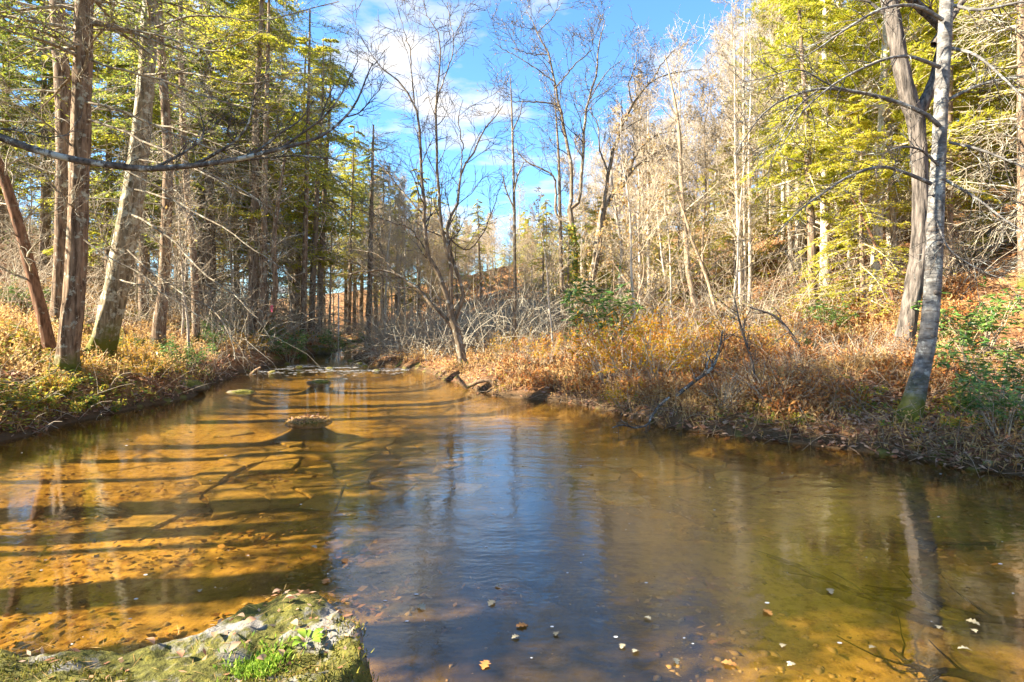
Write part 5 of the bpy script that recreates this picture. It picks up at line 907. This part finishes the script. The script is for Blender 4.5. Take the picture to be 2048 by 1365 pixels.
# mossy root mass under the big hemlock
T = thing('root_mass', 'mossy overhanging root mass beneath the big hemlock on the left bank', 'roots', (at(85, 735, 12.3)[0], 12.3, .5)); b = np.array([at(85, 735, 12.3)[0], 12.3, .5])
u = np.linspace(0, 2*np.pi, 40, endpoint=False); v = np.linspace(0, np.pi, 18); U, Vv = np.meshgrid(u, v); r = 1+.35*(vn(U*2, Vv*3, 101)-.5)
X = np.stack([.75*r*np.sin(Vv)*np.cos(U), .5*r*np.sin(Vv)*np.sin(U), .42*r*np.cos(Vv)], -1)+[0, .2, .05]; I = np.arange(40*18).reshape(18, 40); J = np.roll(I, -1, 1); MB().add(X, np.stack([I[:-1], I[1:], J[1:], J[:-1]], -1)).obj('moss_cap', M['stone'], T)
for k in range(22):
    x0 = rng.uniform(-.7, .8); pts = np.array([[x0, -.25, .3], [x0+rng.normal()*.06, -.42, .1], [x0+rng.normal()*.1, -.5, -.25], [x0+rng.normal()*.15, -.6, -.6]]); A_ = spline(np.c_[pts, [.035, .03, .022, .012]], 9); X, Qq = tubes(A_[None, :, :3], A_[None, :, 3], 6); MB().add(X, Qq).obj('root', M['root'], T)
for k, pts in enumerate(([(-1.6,.1,.5),(-1,0,.45),(-.4,-.1,.42),(.3,0,.4)], [(.4,-.2,.3),(.8,-.3,.1),(1.0,-.5,-.2)], [(-.2,-.2,.35),(-.6,-.4,.2),(-1.0,-.6,-.1)])):
    A_ = spline(np.c_[np.array(pts), np.linspace(.05, .03, len(pts))], 10); X, Qq = tubes(A_[None, :, :3], A_[None, :, 3], 7); MB().add(X, Qq).obj('root', M['root'], T)
# ivy leaves on the trunk
n = 700; zz = rng.uniform(450, 605, n); px = np.interp(zz, [450,507,570,616], [1144,1150,1152,1165])+rng.normal(size=n)*6; C = np.stack([at(a, b_, 25.75+rng.uniform(-.2, .2)) for a, b_ in zip(px, zz)])
T = thing('ivy', 'green ivy leaves climbing the forked tree right of the valley gap', 'ivy', tuple(at(1160, 630, 25.8))); X, Qq = leaves(C-at(1160, 630, 25.8), rng.normal(size=(n, 3))+[0, -.3, -.4], rng.normal(size=(n, 3))+[0, -1, 0], .13*rng.uniform(.6, 1.3, n), .1); MB().add(X, Qq).obj('leaves', M['herb'], T, smooth=False)
# small markers
p = at(540, 612, 26.5); T = thing('pink_ribbon', 'small pink flagging ribbon tied by the forked trunk on the left bank', 'ribbon', tuple(p)); X = np.array([[0,0,0],[.14,.01,.03],[.15,.0,-.16],[.02,.02,-.2],[.08,-.03,-.3],[.12,-.02,-.28]]); MB().add(X, [[0,1,2,3]], [[3,2,5],[3,5,4]]).obj('tail', M['pink'], T)
p = at(677, 610, 38); zb = ground1(p[0], p[1]); X, Qq = tubes(np.array([[[0,0,-.2],[0,0,.5],[0,0,p[2]+.7-zb]]]), np.full((1, 3), .045), 8); o = MB().add(X, Qq).obj('marker_post', M['white']); o.location = (p[0], p[1], zb); o['label'] = 'thin white post on the left bank near the creek bend'; o['category'] = 'post'

# things that would share a label are told apart by their distance from the viewer
import collections
by = collections.defaultdict(list)
for o in COL.objects:
    if o.parent is None and o.get('category') in ('tree', 'shrub'): by[o['label']].append(o)
ORD = ['nearest', 'second nearest', 'third nearest', 'fourth nearest', 'fifth nearest', 'sixth nearest', 'seventh nearest', 'eighth nearest']
NUM = ['', 'one', 'two', 'three', 'four', 'five', 'six', 'seven', 'eight']
import re
for lb, os_ in by.items():
    if 1 < len(os_) <= 8 and 'shades the water' not in lb:
        for o, w in zip(sorted(os_, key=lambda o: o.location.y), ORD): o['label'] = '%s: %s' % (w, lb)
for o in COL.objects:
    if o.parent is None and 'label' in o:
        while len(re.findall(r"[A-Za-z]+", o['label'])) > 16 and ' the ' in o['label']: o['label'] = o['label'].replace(' the ', ' ', 1)
